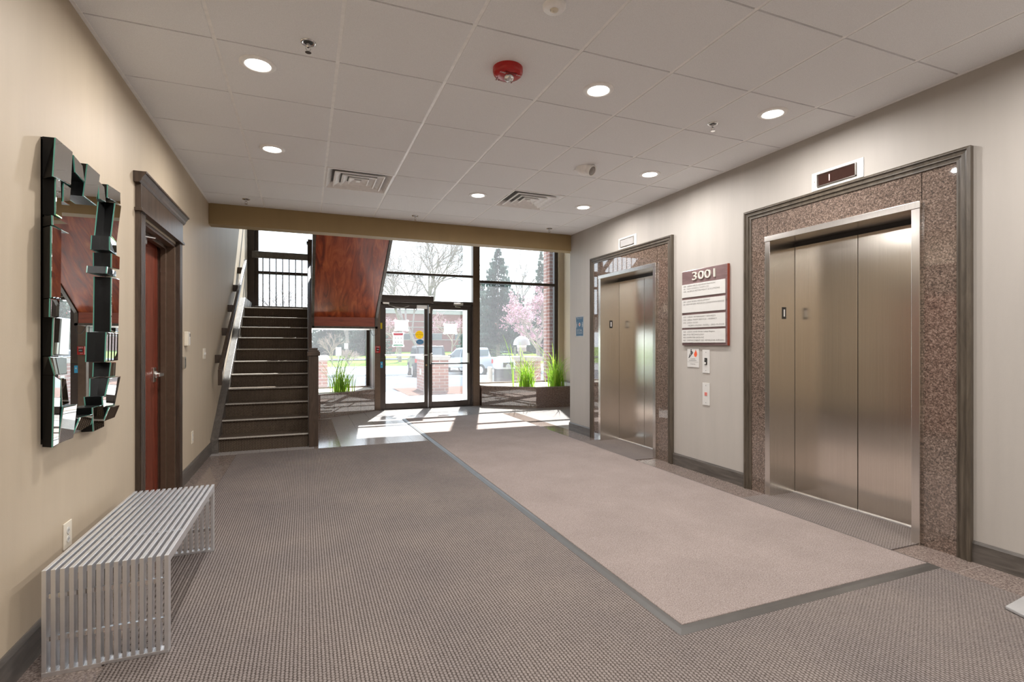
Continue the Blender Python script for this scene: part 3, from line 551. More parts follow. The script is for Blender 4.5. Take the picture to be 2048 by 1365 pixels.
def vent(x0, x1, y0, y1, lab):
    c = ((x0 + x1) / 2, (y0 + y1) / 2); hx, hy = (x1 - x0) / 2 - .008, (y1 - y0) / 2 - .006; t = thing('air_vent', lab, 'vent', (c[0], c[1], H), 'square ceiling air vents')
    def ring(b, r0, z0, r1, z1):
        P = [(c[0] + a * r0 * hx, c[1] + d * r0 * hy, H + z0) for a, d in ((-1, -1), (1, -1), (1, 1), (-1, 1))]; Q = [(c[0] + a * r1 * hx, c[1] + d * r1 * hy, H + z1) for a, d in ((-1, -1), (1, -1), (1, 1), (-1, 1))]
        for i in range(4): j = (i + 1) % 4; b.quad(P[i], P[j], Q[j], Q[i])
    def band(name, prof):
        b = MB()
        for (a0, h0), (a1, h1) in zip(prof[:-1], prof[1:]): ring(b, a0, h0, a1, h1)
        return b.build(name, 'grid', t)
    band('frame', [(1, .02), (1, -.004), (.96, -.006), (.92, .004), (.84, .030), (.80, .045), (.80, .06)])
    for k, r in enumerate((.76, .53, .31)): band('louvre', [(r - .02, .004), (r, -.008), (r - .035, -.010), (r - .07, .002), (r - .20, .022)])
    MB().box(c[0] - .02, c[0] + .02, c[1] - .02, c[1] + .02, H - .004, H + .0).build('centre_plate', 'grid', t)
    MB().box(c[0] - .26, c[0] + .26, c[1] - .26, c[1] + .26, H + .062, H + .066).build('duct_back', 'ink', t); return t
vent(.171, .797, 4.977, 5.628, 'left square white ceiling air vent'); vent(2.021, 2.635, 4.977, 5.628, 'right square white ceiling air vent')
t = thing('fire_strobe', 'round red ceiling fire alarm strobe with a clear bulb', 'fire alarm', (1.1, 2.807, H))
b = MB(); b.smooth = True; b.lathe((1.1, 2.807, H), [(.088, 0), (.088, -.022), (.084, -.034), (.076, -.042), (.045, -.052), (.0005, -.052)], 48); b.build('housing', 'red', t)
b = MB().tube([(1.065, 2.755, H - .050), (1.135, 2.755, H - .050)], .004, 6)
for k in range(7): b.box(1.045 + k * .016, 1.051 + k * .016, 2.835, 2.868, H - .049, H - .0455)
b.build('sounder_grille', plain('dark_red', (.2, .008, .008), .4), t)
b = MB(); b.smooth = True; b.lathe((1.1, 2.79, H - .050), [(.028, 0), (.029, -.010), (.026, -.022), (.016, -.032), (.0005, -.036)], 28); b.build('strobe_bulb', 'chrome', t)
text('FIRE', .014, (1.035, 2.772, H - .0512), '-z', 'signwhite', t); text('FIRE', .014, (1.135, 2.772, H - .0512), '-z', 'signwhite', t)
t = thing('occupancy_sensor', 'small round white ceiling sensor at the top edge', 'sensor', (1.1, 2.201, H))
b = MB(); b.smooth = True; b.lathe((1.1, 2.201, H), [(.055, 0), (.055, -.012), (.048, -.02), (.02, -.022)], 36); b.build('housing', 'grid', t); b = MB(); b.smooth = True; b.lathe((1.1, 2.201, H - .02), [(.02, 0), (.019, -.006), (.010, -.012), (.0005, -.014)], 20); b.build('lens', 'cream', t)
t = thing('motion_sensor', 'white angled ceiling motion sensor with a grey round lens', 'sensor', (2.39, 4.093, H))
b = MB(); b.smooth = True
Rm = Matrix.Rotation(math.radians(-115), 3, 'X'); C0 = Vector((2.40, 4.05, H - .045))
b.lathe((2.37, 4.12, H), [(.082, 0), (.080, -.012), (.068, -.040), (.045, -.060), (.0005, -.068)], 32); b.build('housing', 'grid', t)
b = MB(); b.smooth = True; prof = [(.050, -.03), (.050, .010), (.046, .014), (.042, .010), (.042, .002)]
d0 = Vector((.35, -.75, -.55)).normalized(); ux = d0.cross(Vector((0, 0, 1))).normalized(); uy = d0.cross(ux)
def disc(b, c, prof, n=28):
    V = [Vector(c) + (ux * math.cos(2 * PI * j / n) + uy * math.sin(2 * PI * j / n)) * r + d0 * h for r, h in prof for j in range(n)]
    b.add(V, [(i * n + j, i * n + (j + 1) % n, (i + 1) * n + (j + 1) % n, (i + 1) * n + j) for i in range(len(prof) - 1) for j in range(n)])
disc(b, C0, prof); b.build('lens_collar', 'grid', t); b = MB(); b.smooth = True; disc(b, C0, [(.042, .002), (.03, .008), (.0005, .012)]); b.build('lens', 'grating', t)
MB().box(2.30, 2.40, 4.185, 4.205, H - .012, H).build('mounting_tab', 'grid', t, .003)

# ------------------------------------------------------------ staircase
st = thing('staircase', 'carpeted switchback staircase with mahogany soffit along the left wall', 'stairs', (0, 8.4, 0))
R, T, Y0, NS = .173, .28, 6.93, 11
xa, xb = -.95, .03
b = MB()
for k in range(NS):
    y = Y0 + T * k; z = R * k
    # riser with rounded nosing
    b.quad((xa, y, z), (xb, y, z), (xb, y, z + R - .03), (xa, y, z + R - .03))
    pr = [(y, z + R - .03), (y - .018, z + R - .028), (y - .026, z + R - .016), (y - .022, z + R - .003), (y - .010, z + R), (y + T, z + R)]
    for (ya_, za_), (yb_, zb_) in zip(pr[:-1], pr[1:]): 
        if k == NS - 1 and yb_ > y + .1: yb_ = y + .1
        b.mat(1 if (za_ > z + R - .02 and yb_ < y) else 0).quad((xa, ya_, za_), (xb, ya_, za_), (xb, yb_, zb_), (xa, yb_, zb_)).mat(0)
b.norecalc = True
b.build('lower_flight', ['stair_carpet', 'lit_nosing'], st)
YL = Y0 + T * (NS - 1); ZL = R * NS
MB().box(xa, xb + .0, Y0 + .01, YL, -.0, .002).prism([(xa, Y0 + .02, .002), (xa, YL, .002), (xa, YL, ZL - .2)], (xb - xa, 0, 0)).build('under_flight', 'black', st)
MB().box(XL, 1.22, YL + .0, YW - .06, ZL - .02, ZL + .0).build('landing_carpet', 'stair_carpet', st)
MB().box(XL, 1.22, YL + .02, YW - .06, 1.57, ZL - .021).build('landing_slab', 'white', st)
MB().box(XL, .03, YL - .02, YL + .02, ZL - .03, ZL - .001).build('landing_nosing', 'stair_carpet', st, .008)
# skirt on the wall side
sl = R / T
MB().prism([(XL, Y0 - .06, 0), (XL, Y0 - .06, .17), (XL, Y0 + .02, .22), (XL, YL + .05, ZL + .17), (XL, YW - .1, ZL + .17), (XL, YW - .1, ZL - .05), (XL, YL, ZL - .1), (XL, Y0 + .1, 0)], (.08, 0, 0)).build('skirt_board', 'greywood', st, .004)
# inner stringer of the lower flight, balusters, rail
z = lambda y: (y - Y0) * sl
MB().prism([(.03, Y0 + .12, 0), (.03, Y0 + .12, z(Y0 + .12) + .28), (.03, YL + .1, z(YL + .1) + .28), (.03, YL + .1, 0)], (.045, 0, 0)).build('inner_stringer', 'greywood', st)
for k in range(NS * 2 - 1):
    y = Y0 + .2 + k * .14; MB().tube([(.052, y, z(y) + .27), (.052, y, z(y) + .92)], .007, 6).build('baluster', 'bronze', st)
MB().prism([(.03, Y0 + .06, z(Y0 + .06) + .90), (.03, YL + .12, z(YL + .12) + .90), (.03, YL + .12, z(YL + .12) + .98), (.03, Y0 + .06, z(Y0 + .06) + .98)], (.05, 0, 0)).build('handrail', 'darkwood', st, .008)
np_ = MB().box(.036, .15, 6.87, 6.985, 0, 1.14).box(.018, .168, 6.852, 7.003, 1.135, 1.185).box(.03, .156, 6.864, 6.991, 1.185, 1.205).box(.045, .141, 6.879, 6.976, 1.205, 1.232); np_.build('newel_post', 'darkwood', st, .003)
np_ = MB().box(.03, .14, YL + .08, YL + .19, ZL, ZL + 1.16).box(.015, .155, YL + .065, YL + .205, ZL + 1.16, ZL + 1.20).box(.035, .135, YL + .085, YL + .185, ZL + 1.2, ZL + 1.24); np_.build('newel_post', 'darkwood', st, .003)
# upper flight climbing back towards the lobby, over the right half
UX0, UX1 = .14, 1.20; NU = 9
b = MB()
for k in range(NU):
    y = YL - T * k; zz = ZL + R * k
    b.quad((UX0, y, zz), (UX1, y, zz), (UX1, y, zz + R), (UX0, y, zz + R)); b.quad((UX0, y, zz + R), (UX1, y, zz + R), (UX1, y - T, zz + R), (UX0, y - T, zz + R))
b.build('upper_flight', 'stair_carpet', st)
uz = lambda y: ZL + (YL - y) * sl   # pitch line of the upper flight
YE = YB + .2
so = 1.77 - ZL
MB().prism([(UX0 - .0, YL, 1.765), (UX0, YE, uz(YE) + so), (UX0, YE, uz(YE) + so + .02), (UX0, YL, 1.785)], (UX1 - UX0 - .02, 0, 0)).build('soffit_panel', 'mahog', st)
MB().box(UX0, UX1 - .02, YL - .012, YL + .008, 1.60, 1.768).build('soffit_fascia', 'mahog_h', st)
MB().box(UX0 - .03, UX1 + .03, YL - .02, YL + .03, 1.565, 1.602).build('fascia_trim', 'moulding', st)
for x in (UX0 - .045, UX1 - .015):
    MB().prism([(x, YL + .02, 1.565), (x, YL + .02, ZL + .25), (x, YE, uz(YE) + .25), (x, YE, uz(YE) + so - .015), (x, YL - .02, 1.75), (x, YL - .02, 1.565)], (.045, 0, 0)).build('outer_stringer' if x > 1 else 'inner_stringer', 'moulding', st)
for k in range(17):
    y = YL - .05 - k * .165; 
    if y < YE: break
    MB().tube([(UX1 + .008, y, uz(y) + .24), (UX1 + .008, y, uz(y) + .98)], .008, 6).build('baluster', 'bronze', st)
MB().prism([(UX1 - .015, YL + .1, uz(YL + .1) + .96), (UX1 - .015, YE, uz(YE) + .96), (UX1 - .015, YE, uz(YE) + 1.06), (UX1 - .015, YL + .1, uz(YL + .1) + 1.06)], (.05, 0, 0)).build('handrail', 'darkwood', st, .006)
MB().box(UX1 - .03, UX1 + .05, YL + .08, YL + .18, ZL - .2, ZL + 1.2).build('newel_post', 'darkwood', st, .003)
b = MB(); b.tube([(1.10, YL + .05, 1.57), (1.12, YL + .02, 1.50), (1.15, YL + .01, 1.44), (1.20, YL + .01, 1.45), (1.225, YL + .02, 1.50), (1.23, YL + .05, 1.58)], .004, 6); b.build('hanging_cable', 'black', st)
# landing guard in front of the window
g = thing('landing_railing', 'dark railing with thin balusters before the stair landing window', 'railing', (.1, YW - .15, ZL))
yg = YW - .16
MB().box(-.95, 1.18, yg - .03, yg + .03, ZL + 1.03, ZL + 1.155).build('top_rail', 'greywood', g, .004); MB().box(-.95, 1.18, yg - .03, yg + .03, ZL, ZL + .11).build('bottom_curb', 'greywood', g, .004)
for k in range(17): x = -.76 + k * .1155; MB().tube([(x, yg, ZL + .1), (x, yg, ZL + 1.04)], .010, 8).build('baluster', 'bronze', g)
# wall handrail
h = thing('wall_handrail', 'sloping dark wood handrail on block brackets along the left stair wall', 'handrail', (XL, 8.3, 1.6))
hz = lambda y: .93 + (y - Y0) * sl
ya_, yb_ = 6.98, 9.75
MB().prism([(-.965, ya_, hz(ya_) - .045), (-.965, yb_, hz(yb_) - .045), (-.965, yb_, hz(yb_) + .045), (-.965, ya_, hz(ya_) + .045)], (.04, 0, 0)).build('rail', 'darkwood', h, .006)
MB().box(-.965, -.925, ya_ - .03, ya_ + .03, hz(ya_) - .17, hz(ya_) + .02).build('rail_return', 'darkwood', h, .004)
for k in range(5): y = 7.22 + k * .56; MB().box(XL, -.96, y - .035, y + .035, hz(y) - .06, hz(y) + .04).build('bracket', 'darkwood', h, .003)

# ------------------------------------------------------------ glazing
def frame_rects(name, mat, parent, rects, bev=.003):
    b = MB()
    for r in rects: b.box(*r)
    return b.build(name, mat, parent, bev)
wl = sthing('window_1', (.1, YW, .42), 'tall bronze framed window behind the stair landing')
ww = .055
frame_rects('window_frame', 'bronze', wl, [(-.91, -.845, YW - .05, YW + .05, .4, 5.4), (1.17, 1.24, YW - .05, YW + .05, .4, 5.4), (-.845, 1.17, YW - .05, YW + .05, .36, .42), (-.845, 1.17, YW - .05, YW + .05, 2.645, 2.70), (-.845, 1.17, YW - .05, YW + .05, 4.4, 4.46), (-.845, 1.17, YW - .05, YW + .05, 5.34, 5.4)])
MB().quad((-.845, YW, .42), (1.17, YW, .42), (1.17, YW, 5.34), (-.845, YW, 5.34)).build('pane', 'glass', wl)
struct(MB().box(XL, -.91, YW - .12, YW + .08, -.05, ZT).build('trim_2', 'bronze'), 'dark metal column left of the landing window')
wc = sthing('window_2', (2.3, YF, 2.2), 'bronze framed glazing above the entrance doors')
frame_rects('window_frame', 'bronze', wc, [(1.344, 3.22, YF - .04, YF + .04, 2.09, 2.15), (1.344, 3.22, YF - .04, YF + .04, 2.66, 2.705), (1.344, 3.22, YF - .04, YF + .04, 4.05, 4.1)])
MB().quad((1.344, YF, 2.15), (3.22, YF, 2.15), (3.22, YF, 4.05), (1.344, YF, 4.05)).build('pane', 'glass', wc)
wq = sthing('window_3', (4.5, YW, .42), 'tall bronze framed window above the right planter')
frame_rects('window_frame', 'bronze', wq, [(3.37, 3.44, YW - .05, YW + .05, .4, 5.4), (5.53, 5.62, YW - .05, YW + .05, .4, 5.4), (3.44, 5.53, YW - .05, YW + .05, .36, .42), (3.44, 5.53, YW - .05, YW + .05, 2.665, 2.725), (3.44, 5.53, YW - .05, YW + .05, 4.38, 4.44), (3.44, 5.53, YW - .05, YW + .05, 5.34, 5.4)])
MB().quad((3.44, YW, .42), (5.53, YW, .42), (5.53, YW, 5.34), (3.44, YW, 5.34)).build('pane', 'glass', wq)
struct(MB().box(5.62, XF, YW - .1, YW + .1, -.05, ZT).build('trim_3', 'tan'))
# entrance posts and return walls of the recessed door bay
struct(MB().box(1.236, 1.344, YF - .06, YF + .06, 0, ZB).build('trim_4', 'bronze_brown', None, .004), 'bronze post left of the entrance doors')
struct(MB().box(3.22, 3.368, YF - .06, YF + .06, 0, ZB).build('trim_5', 'bronze_brown', None, .004), 'bronze post right of the entrance doors')
struct(MB().box(1.230, 1.243, YF + .06, YW + .02, 0, 5.4).build('wall_bay_left', 'bronze'))
struct(MB().box(1.243, 1.30, YF + .06, YW + .12, 0, 5.4).build('wall_bay_left_outer', 'concrete'))
struct(MB().box(3.30, 3.35, YF + .06, YW + .12, 0, 5.4).build('wall_bay_right_outer', 'concrete'))
struct(MB().box(3.35, 3.372, YF + .06, YW + .02, 0, 5.4).build('wall_bay_right', 'bronze'))
struct(MB().box(-1.2, 1.24, YW - .05, YW + .1, -.2, .37).box(3.35, 5.9, YW - .05, YW + .1, -.2, .37).build('wall_front', 'brick'))
# the two door leaves
def leaf(x0, x1, label, closer_x, bar_z, hinge):
    d = sthing('door_' + ('2' if x0 < 2 else '3'), ((x0 + x1) / 2, YF, 0), label)
    a, c = YF - .025, YF + .025
    frame_rects('door_leaf', 'bronze', d, [(x0, x0 + .075, a, c, .012, 2.07), (x1 - .075, x1, a, c, .012, 2.07), (x0 + .075, x1 - .075, a, c, .012, .125), (x0 + .075, x1 - .075, a, c, 1.985, 2.07)])
    MB().quad((x0 + .075, YF, .125), (x1 - .075, YF, .125), (x1 - .075, YF, 1.985), (x0 + .075, YF, 1.985)).build('pane', 'glass', d)
    return d
dl = leaf(1.375, 2.285, 'left glass entrance door with a straight push bar', 0, 0, 0); dr = leaf(2.295, 3.185, 'right glass entrance door with a dark panic bar', 0, 0, 0)
struct(MB().box(1.344, 1.373, YF - .05, YF + .05, 0, 2.09).box(3.187, 3.22, YF - .05, YF + .05, 0, 2.09).box(1.344, 3.22, YF - .05, YF + .05, 2.072, 2.09).box(1.344, 3.22, YF - .06, YF + .06, 0, .01).build('trim_6', 'bronze'), 'bronze entrance door frame and threshold')
MB().tube([(1.43, YF - .03, 1.065), (1.43, YF - .075, 1.065), (2.26, YF - .075, 1.065), (2.26, YF - .03, 1.065)], .014, 8).build('push_bar', 'satin', dl)
b = MB().tube([(2.33, YF - .09, .89), (3.12, YF - .09, .89)], .017, 8); b.build('panic_bar', 'black', dr)
MB().box(2.315, 2.36, YF - .08, YF - .025, .88, 1.10).box(3.095, 3.135, YF - .08, YF - .025, .88, 1.10).build('panic_bar_arm', 'satin', dr, .006)
MB().lathe((2.248, YF - .03, .86), [(.018, 0), (.018, .006)], 16, 'y', True).build('door_lock', plain('brass', (.5, .38, .2), .3, 1), dl)
MB().box(2.05, 2.26, YF - .065, YF - .025, 1.985, 2.06).build('closer_body', 'alu', dl, .004); MB().tube([(1.50, YF - .06, 2.05), (1.62, YF - .13, 2.0), (1.78, YF - .06, 2.0), (1.9, YF - .04, 2.04)], .009, 6).build('closer_arm', 'satin', dl)
MB().box(2.80, 3.0, YF - .09, YF - .03, 2.075, 2.12).build('closer_body', 'satin', dr, .004); MB().tube([(2.86, YF - .07, 2.075), (2.82, YF - .12, 2.045), (2.95, YF - .05, 2.04)], .008, 6).build('closer_arm', 'satin', dr)
MB().box(2.30, 2.325, YF - .04, YF - .0255, 1.90, 2.03).build('top_bolt', 'satin', dr)
op = thing('door_operator', 'long dark automatic door operator box above the left entrance door', 'door operator', (1.87, YF, 2.09)); MB().box(1.345, 2.37, YF - .16, YF - .045, 2.092, 2.235).build('housing', 'bronze', op, .006); MB().box(1.38, 1.50, YF - .14, YF - .06, 2.06, 2.094).build('mount', 'satin', op)
# notices on the doors
def notice(name, lab, x0, x1, z0, z1, cat='notice'):
    t = thing(name, lab, cat, ((x0 + x1) / 2, YF - .004, z0)); b = MB().box(x0, x1, YF - .004, YF - .002, z0, z1)
    for x, s in ((x0, -1), (x1, 1)):
        for zz, u in ((z0, -1), (z1, 1)): b.add([(x - s * .03, YF - .0045, zz + u * .012), (x + s * .014, YF - .0045, zz + u * .004), (x + s * .012, YF - .0045, zz - u * .03), (x - s * .03, YF - .0045, zz - u * .03)], [(0, 1, 2, 3)])
    b.build('sheet', 'paper', t); return t
t = notice('paper_notice', 'white paper notice taped to the left entrance door', 1.625, 1.89, 1.545, 1.755); text('EMPLOYEES ONLY IN', .022, (1.757, YF - .0042, 1.70), '-y', 'ink', t, align='CENTER', width=.20); text('BUILDING', .022, (1.757, YF - .0042, 1.66), '-y', 'ink', t, align='CENTER', width=.11)
t = notice('paper_notice', 'white paper notice taped to the right entrance door', 2.615, 2.885, 1.49, 1.70); text('EMPLOYEES ONLY IN', .022, (2.75, YF - .0042, 1.645), '-y', 'ink', t, align='CENTER', width=.20); text('BUILDING', .022, (2.75, YF - .0042, 1.605), '-y', 'ink', t, align='CENTER', width=.11)
t = notice('health_notice', 'white notice with pink and green bands on the left entrance door', 1.59, 1.80, 1.235, 1.51)
MB().box(1.605, 1.785, YF - .0052, YF - .0046, 1.455, 1.497).build('pink_band', 'pink', t); MB().box(1.605, 1.785, YF - .0052, YF - .0046, 1.25, 1.272).build('green_band', 'mint', t)
b = MB()
for x in (1.64, 1.695, 1.75):
    for z_ in (1.40, 1.32): b.add([(x + .010 * math.cos(a * PI / 4), YF - .005, z_ + .012 * math.sin(a * PI / 4)) for a in range(8)], [tuple(range(8))])
b.build('icons', 'ink', t)
def disc_sticker(name, lab, cx, cz, rx, rz_, m):
    t = thing(name, lab, 'sticker', (cx, YF - .003, cz)); MB().prism([(cx + rx * math.cos(a * PI / 16), YF - .002, cz + rz_ * math.sin(a * PI / 16)) for a in range(32)], (0, -.001, 0)).build('disc', m, t); return t
t = disc_sticker('caution_sticker', 'round yellow CAUTION sticker on the left entrance door', 2.115, 1.468, .083, .083, 'yellow'); text('CAUTION', .026, (2.115, YF - .0032, 1.457), '-y', 'dark_ink', t, align='CENTER', width=.15); text('AUTOMATIC', .014, (2.115, YF - .0032, 1.50), '-y', 'dark_ink', t, align='CENTER', width=.10); text('DOOR', .014, (2.115, YF - .0032, 1.42), '-y', 'dark_ink', t, align='CENTER', width=.06)
t = disc_sticker('oval_sticker', 'blue oval sticker below the yellow sticker', 2.125, 1.325, .075, .05, 'ovalblue'); text('AUTOMATIC', .014, (2.125, YF - .0032, 1.327), '-y', 'paper', t, align='CENTER', width=.10); text('DOOR', .012, (2.125, YF - .0032, 1.303), '-y', 'paper', t, align='CENTER', width=.06)
t = thing('fire_alarm_pull', 'red FIRE alarm pull station on the left bronze post', 'fire alarm', (1.29, YF - .06, 1.11)); MB().box(1.243, 1.337, YF - .105, YF - .061, 1.112, 1.245).build('housing', 'red', t, .004); MB().box(1.263, 1.317, YF - .115, YF - .105, 1.155, 1.205).build('pull_handle', 'black', t, .003); MB().box(1.268, 1.312, YF - .118, YF - .115, 1.176, 1.184).build('handle_bar', 'signwhite', t)
text('FIRE', .022, (1.29, YF - .1055, 1.214), '-y', 'signwhite', t, align='CENTER', width=.06); text('PULL', .013, (1.283, YF - .1055, 1.128), '-y', 'signwhite', t, align='CENTER')
tag(MB().box(1.345, 1.38, YF - .055, YF - .051, 1.578, 1.695).build('yellow_label', 'yellow'), 'small yellow label on the left door frame', 'label')
t = thing('access_label', 'small blue label on the left door frame', 'label', (1.36, YF - .052, .82)); MB().box(1.345, 1.39, YF - .055, YF - .051, .822, .94).build('label', 'cyan', t); MB().add([(1.367 + .012 * math.cos(a * PI / 6), YF - .0555, .895 + .012 * math.sin(a * PI / 6)) for a in range(12)], [tuple(range(12))]).build('wheelchair_symbol', 'paper', t)
for x, zz, lab in ((3.45, 1.45, 'upper pale notice at the left edge of the right window'),):
    t = thing('window_notice', lab, 'notice', (x + .04, YW - .06, 1.35)); MB().box(3.445, 3.53, YW - .006, YW - .004, 1.30, 1.52).build('sheet', 'paper', t); text('NO', .03, (3.455, YW - .0062, 1.42), '-y', 'ink', t)

# ------------------------------------------------------------ planters and grasses
def planter(name, lab, poly, faces_tile):
    t = thing('planter', lab, 'planter', (sum(p[0] for p in poly) / len(poly), sum(p[1] for p in poly) / len(poly), 0)); n = len(poly)
    b = MB(); th = .05
    cx = sum(p[0] for p in poly) / n; cy = sum(p[1] for p in poly) / n
    inn = [(cx + (x - cx) * .93, cy + (y - cy) * .93) for x, y in poly]
    for i in range(n):
        j = (i + 1) % n; b.mat(1 if i in faces_tile else 0)
        b.quad((*poly[i], 0), (*poly[j], 0), (*poly[j], .405), (*poly[i], .405)); b.mat(0); b.quad((*inn[i], .3), (*inn[j], .3), (*inn[j], .42), (*inn[i], .42))
    b.norecalc = True; b.build('wall_panels', ['granite_dark', 'granite_tile'], t)
    b = MB(); out = [(cx + (x - cx) * 1.006, cy + (y - cy) * 1.006) for x, y in poly]
    for i in range(n):
        j = (i + 1) % n; b.quad((*out[i], .42), (*out[j], .42), (*inn[j], .42), (*inn[i], .42)); b.quad((*out[i], .404), (*out[j], .404), (*out[j], .42), (*out[i], .42))
    b.build('rim', 'granite_floor', t)
    MB().prism([(*p, .34) for p in inn], (0, 0, .05)).build('pebble_fill', 'pebble', t)
    # tile joints on the tiled faces
    b = MB()
    for i in faces_tile:
        (xa1, ya1), (xb1, yb1) = poly[i], poly[(i + 1) % n]; L = math.hypot(xb1 - xa1, yb1 - ya1); nx, ny = (yb1 - ya1) / L, -(xb1 - xa1) / L
        for k in range(1, int(L / .3)):
            u = k * .3 / L; x, y = xa1 + (xb1 - xa1) * u, ya1 + (yb1 - ya1) * u; dx, dy = (xb1 - xa1) / L * .0015, (yb1 - ya1) / L * .0015
            b.hexa([(x - dx, y - dy, .01), (x + dx, y + dy, .01), (x + dx + nx * .001, y + dy + ny * .001, .01), (x - dx + nx * .001, y - dy + ny * .001, .01), (x - dx, y - dy, .4), (x + dx, y + dy, .4), (x + dx + nx * .001, y + dy + ny * .001, .4), (x - dx + nx * .001, y - dy + ny * .001, .4)])
    if b.v: b.build('tile_joints', 'black', t)
    return t
planter('planter', 'granite planter with one grass clump left of the entrance doors', [(.12, 9.36), (.235, 9.36), (1.225, 10.12), (1.225, 11.03), (.12, 11.03)], [1])
planter('planter', 'granite planter with two grass clumps right of the entrance doors', [(3.38, 10.10), (4.28, 9.37), (5.74, 9.37), (5.74, 11.03), (3.41, 11.03)], [0])
MB().box(0, 0, 0, 0, 0, 0)
def grass(x, y, hgt, nb, lab, seed, spread=.35, longs=0):
    rg = random.Random(seed); b = MB(); b.norecalc = True
    def bl(a, L, lean, wd):
        bx, by = x + rg.gauss(0, .10), y + rg.gauss(0, .06); dx, dy = math.cos(a), math.sin(a); px, py = -dy, dx; V = []; n = 7
        for i in range(n):
            u = i / (n - 1); r = lean * u ** 2 * L; zz = .38 + L * (u - .35 * lean * u ** 2.6); w_ = wd * (1 - u ** 1.8) + .0006
            V += [(bx + dx * r - px * w_, by + dy * r - py * w_, zz), (bx + dx * r + px * w_, by + dy * r + py * w_, zz + .001)]
        b.add(V, [(2 * i, 2 * i + 1, 2 * i + 3, 2 * i + 2) for i in range(n - 1)])
    for k in range(nb): bl(rg.uniform(0, 2 * PI), hgt * rg.uniform(.45, 1), rg.uniform(.08, spread) * (1.9 if rg.random() < .25 else 1), rg.uniform(.004, .0085))
    for k in range(longs): bl(rg.uniform(PI * .75, PI * 1.8), hgt * rg.uniform(1.2, 1.6), rg.uniform(.3, 1.0), .008)
    tag(b.build('ornamental_grass', 'blade'), lab, 'plant')
grass(.62, 10.12, .68, 110, 'arching green grass clump in the left planter', 5, .65, 12)
grass(4.28, 9.85, .78, 140, 'yellow green grass clump, left one in the right planter', 8, .6, 9)
grass(4.92, 9.75, .80, 160, 'green grass clump, right one in the right planter by the wall', 11, .6, 9)

# ------------------------------------------------------------ outdoors
PZ = [(11, -.02), (15, -.03), (20, -.2), (34, -.8), (39, -.55), (56, -.42), (62, -.38), (95, .1), (180, .4)]
def zg(y):
    for (a, za), (c, zc) in zip(PZ[:-1], PZ[1:]):
        if y <= c: return za + (zc - za) * (y - a) / (c - a)
    return .4
def ground(name, mat, x0, x1, y0, y1, dz=0, lab=None):
    b = MB(); ys = sorted({y0, y1} | {p[0] for p in PZ if y0 < p[0] < y1})
    for a, c in zip(ys[:-1], ys[1:]): b.quad((x0, a, zg(a) + dz), (x1, a, zg(a) + dz), (x1, c, zg(c) + dz), (x0, c, zg(c) + dz))
    struct(b.build(name, mat), lab)
ground('ground', 'lawn', -90, 140, 11.15, 180, -.06, 'spring green ground')
ground('walkway', 'concrete', -1, 5.0, 10.31, 14.3, .0, 'pale concrete walk outside the doors'); ground('walkway', 'concrete', -6, 12, 11.2, 13.0, -.005)
ground('parking_lot', 'asphalt', -40, 60, 14.3, 34.5, -.01, 'grey asphalt parking lot')
ground('planting_bed', 'mulch', 2.4, 9, 13.0, 15.6, .012, 'red brown mulch around the brick piers'); ground('planting_bed', 'mulch', -6, .7, 13.3, 15.6, .012)
ground('gravel_bed', 'gravel', -40, 60, 34.7, 39.5, .08, 'white gravel bed beyond the parking lot'); struct(MB().box(-40, 60, 34.45, 34.7, -.95, -.66).box(-40, 60, 39.5, 39.7, -.7, -.38).build('kerb', 'concrete'))
ground('street', 'asphalt', -90, 140, 57, 61.5, .02, 'street beyond the lawn')
b = MB()
for k in range(-6, 14): x = -3 + k * 2.75; b.quad((x, 27, zg(27) + .012), (x + .12, 27, zg(27) + .012), (x - 2.3, 34, zg(34) + .012), (x - 2.42, 34, zg(34) + .012))
struct(b.build('parking_lines', 'line'))
def pier(x0, x1, y0, y1, top, lab):
    t = thing('brick_pier', lab, 'brick pier', ((x0 + x1) / 2, (y0 + y1) / 2, 0), 'brick piers outside'); MB().box(x0, x1, y0, y1, -.05, top - .11).build('brick_shaft', 'brick', t); MB().box(x0 - .045, x1 + .045, y0 - .045, y1 + .045, top - .11, top).build('cap_stone', 'cap', t, .012); return t
p = pier(3.0, 3.63, 13.72, 14.9, .96, 'red brick pier with stone cap seen through the entrance doors')
MB().box(2.985, 2.999, 14.25, 14.45, .42, .58).build('spigot_cover', 'satin', p, .01)
pier(-.15, .51, 13.72, 14.9, .98, 'red brick pier with stone cap seen through the left window'); pier(4.95, 5.75, 12.3, 13.3, .95, 'red brick pier with stone cap under the mushroom lamp')
t = thing('mushroom_lamp', 'white dome mushroom lamp standing on a brick pier outside', 'lamp', (5.27, 12.45, .95))
b = MB(); b.smooth = True; b.lathe((5.27, 12.45, 0), [(.225, 1.255), (.222, 1.29), (.20, 1.37), (.16, 1.43), (.10, 1.475), (.0005, 1.495)], 36).lathe((5.27, 12.45, 0), [(.225, 1.255), (.10, 1.26)], 36); b.build('dome', 'lampwhite', t)
b = MB(); b.smooth = True; b.lathe((5.27, 12.45, 0), [(.13, 1.255), (.125, 1.20), (.11, 1.19)], 28); b.build('diffuser', 'signwhite', t); b = MB(); b.smooth = True; b.lathe((5.27, 12.45, 0), [(.12, 1.19), (.12, 1.09), (.04, 1.085), (.035, 1.0), (.06, .96), (.07, .951)], 28); b.build('stem', 'cap', t)
t = thing('litter_bin', 'round grey litter bin with a domed silver rim outside the right window', 'litter bin', (4.55, 11.85, 0))
b = MB(); b.smooth = True; b.lathe((4.55, 11.85, 0), [(.25, -.02), (.26, .3), (.262, .70)], 32); b.build('drum', 'cardark', t); b = MB(); b.smooth = True; b.lathe((4.55, 11.85, 0), [(.275, .68), (.285, .74), (.275, .82), (.22, .91), (.12, .955), (.0005, .965)], 32); b.build('domed_lid', 'carsilver', t)
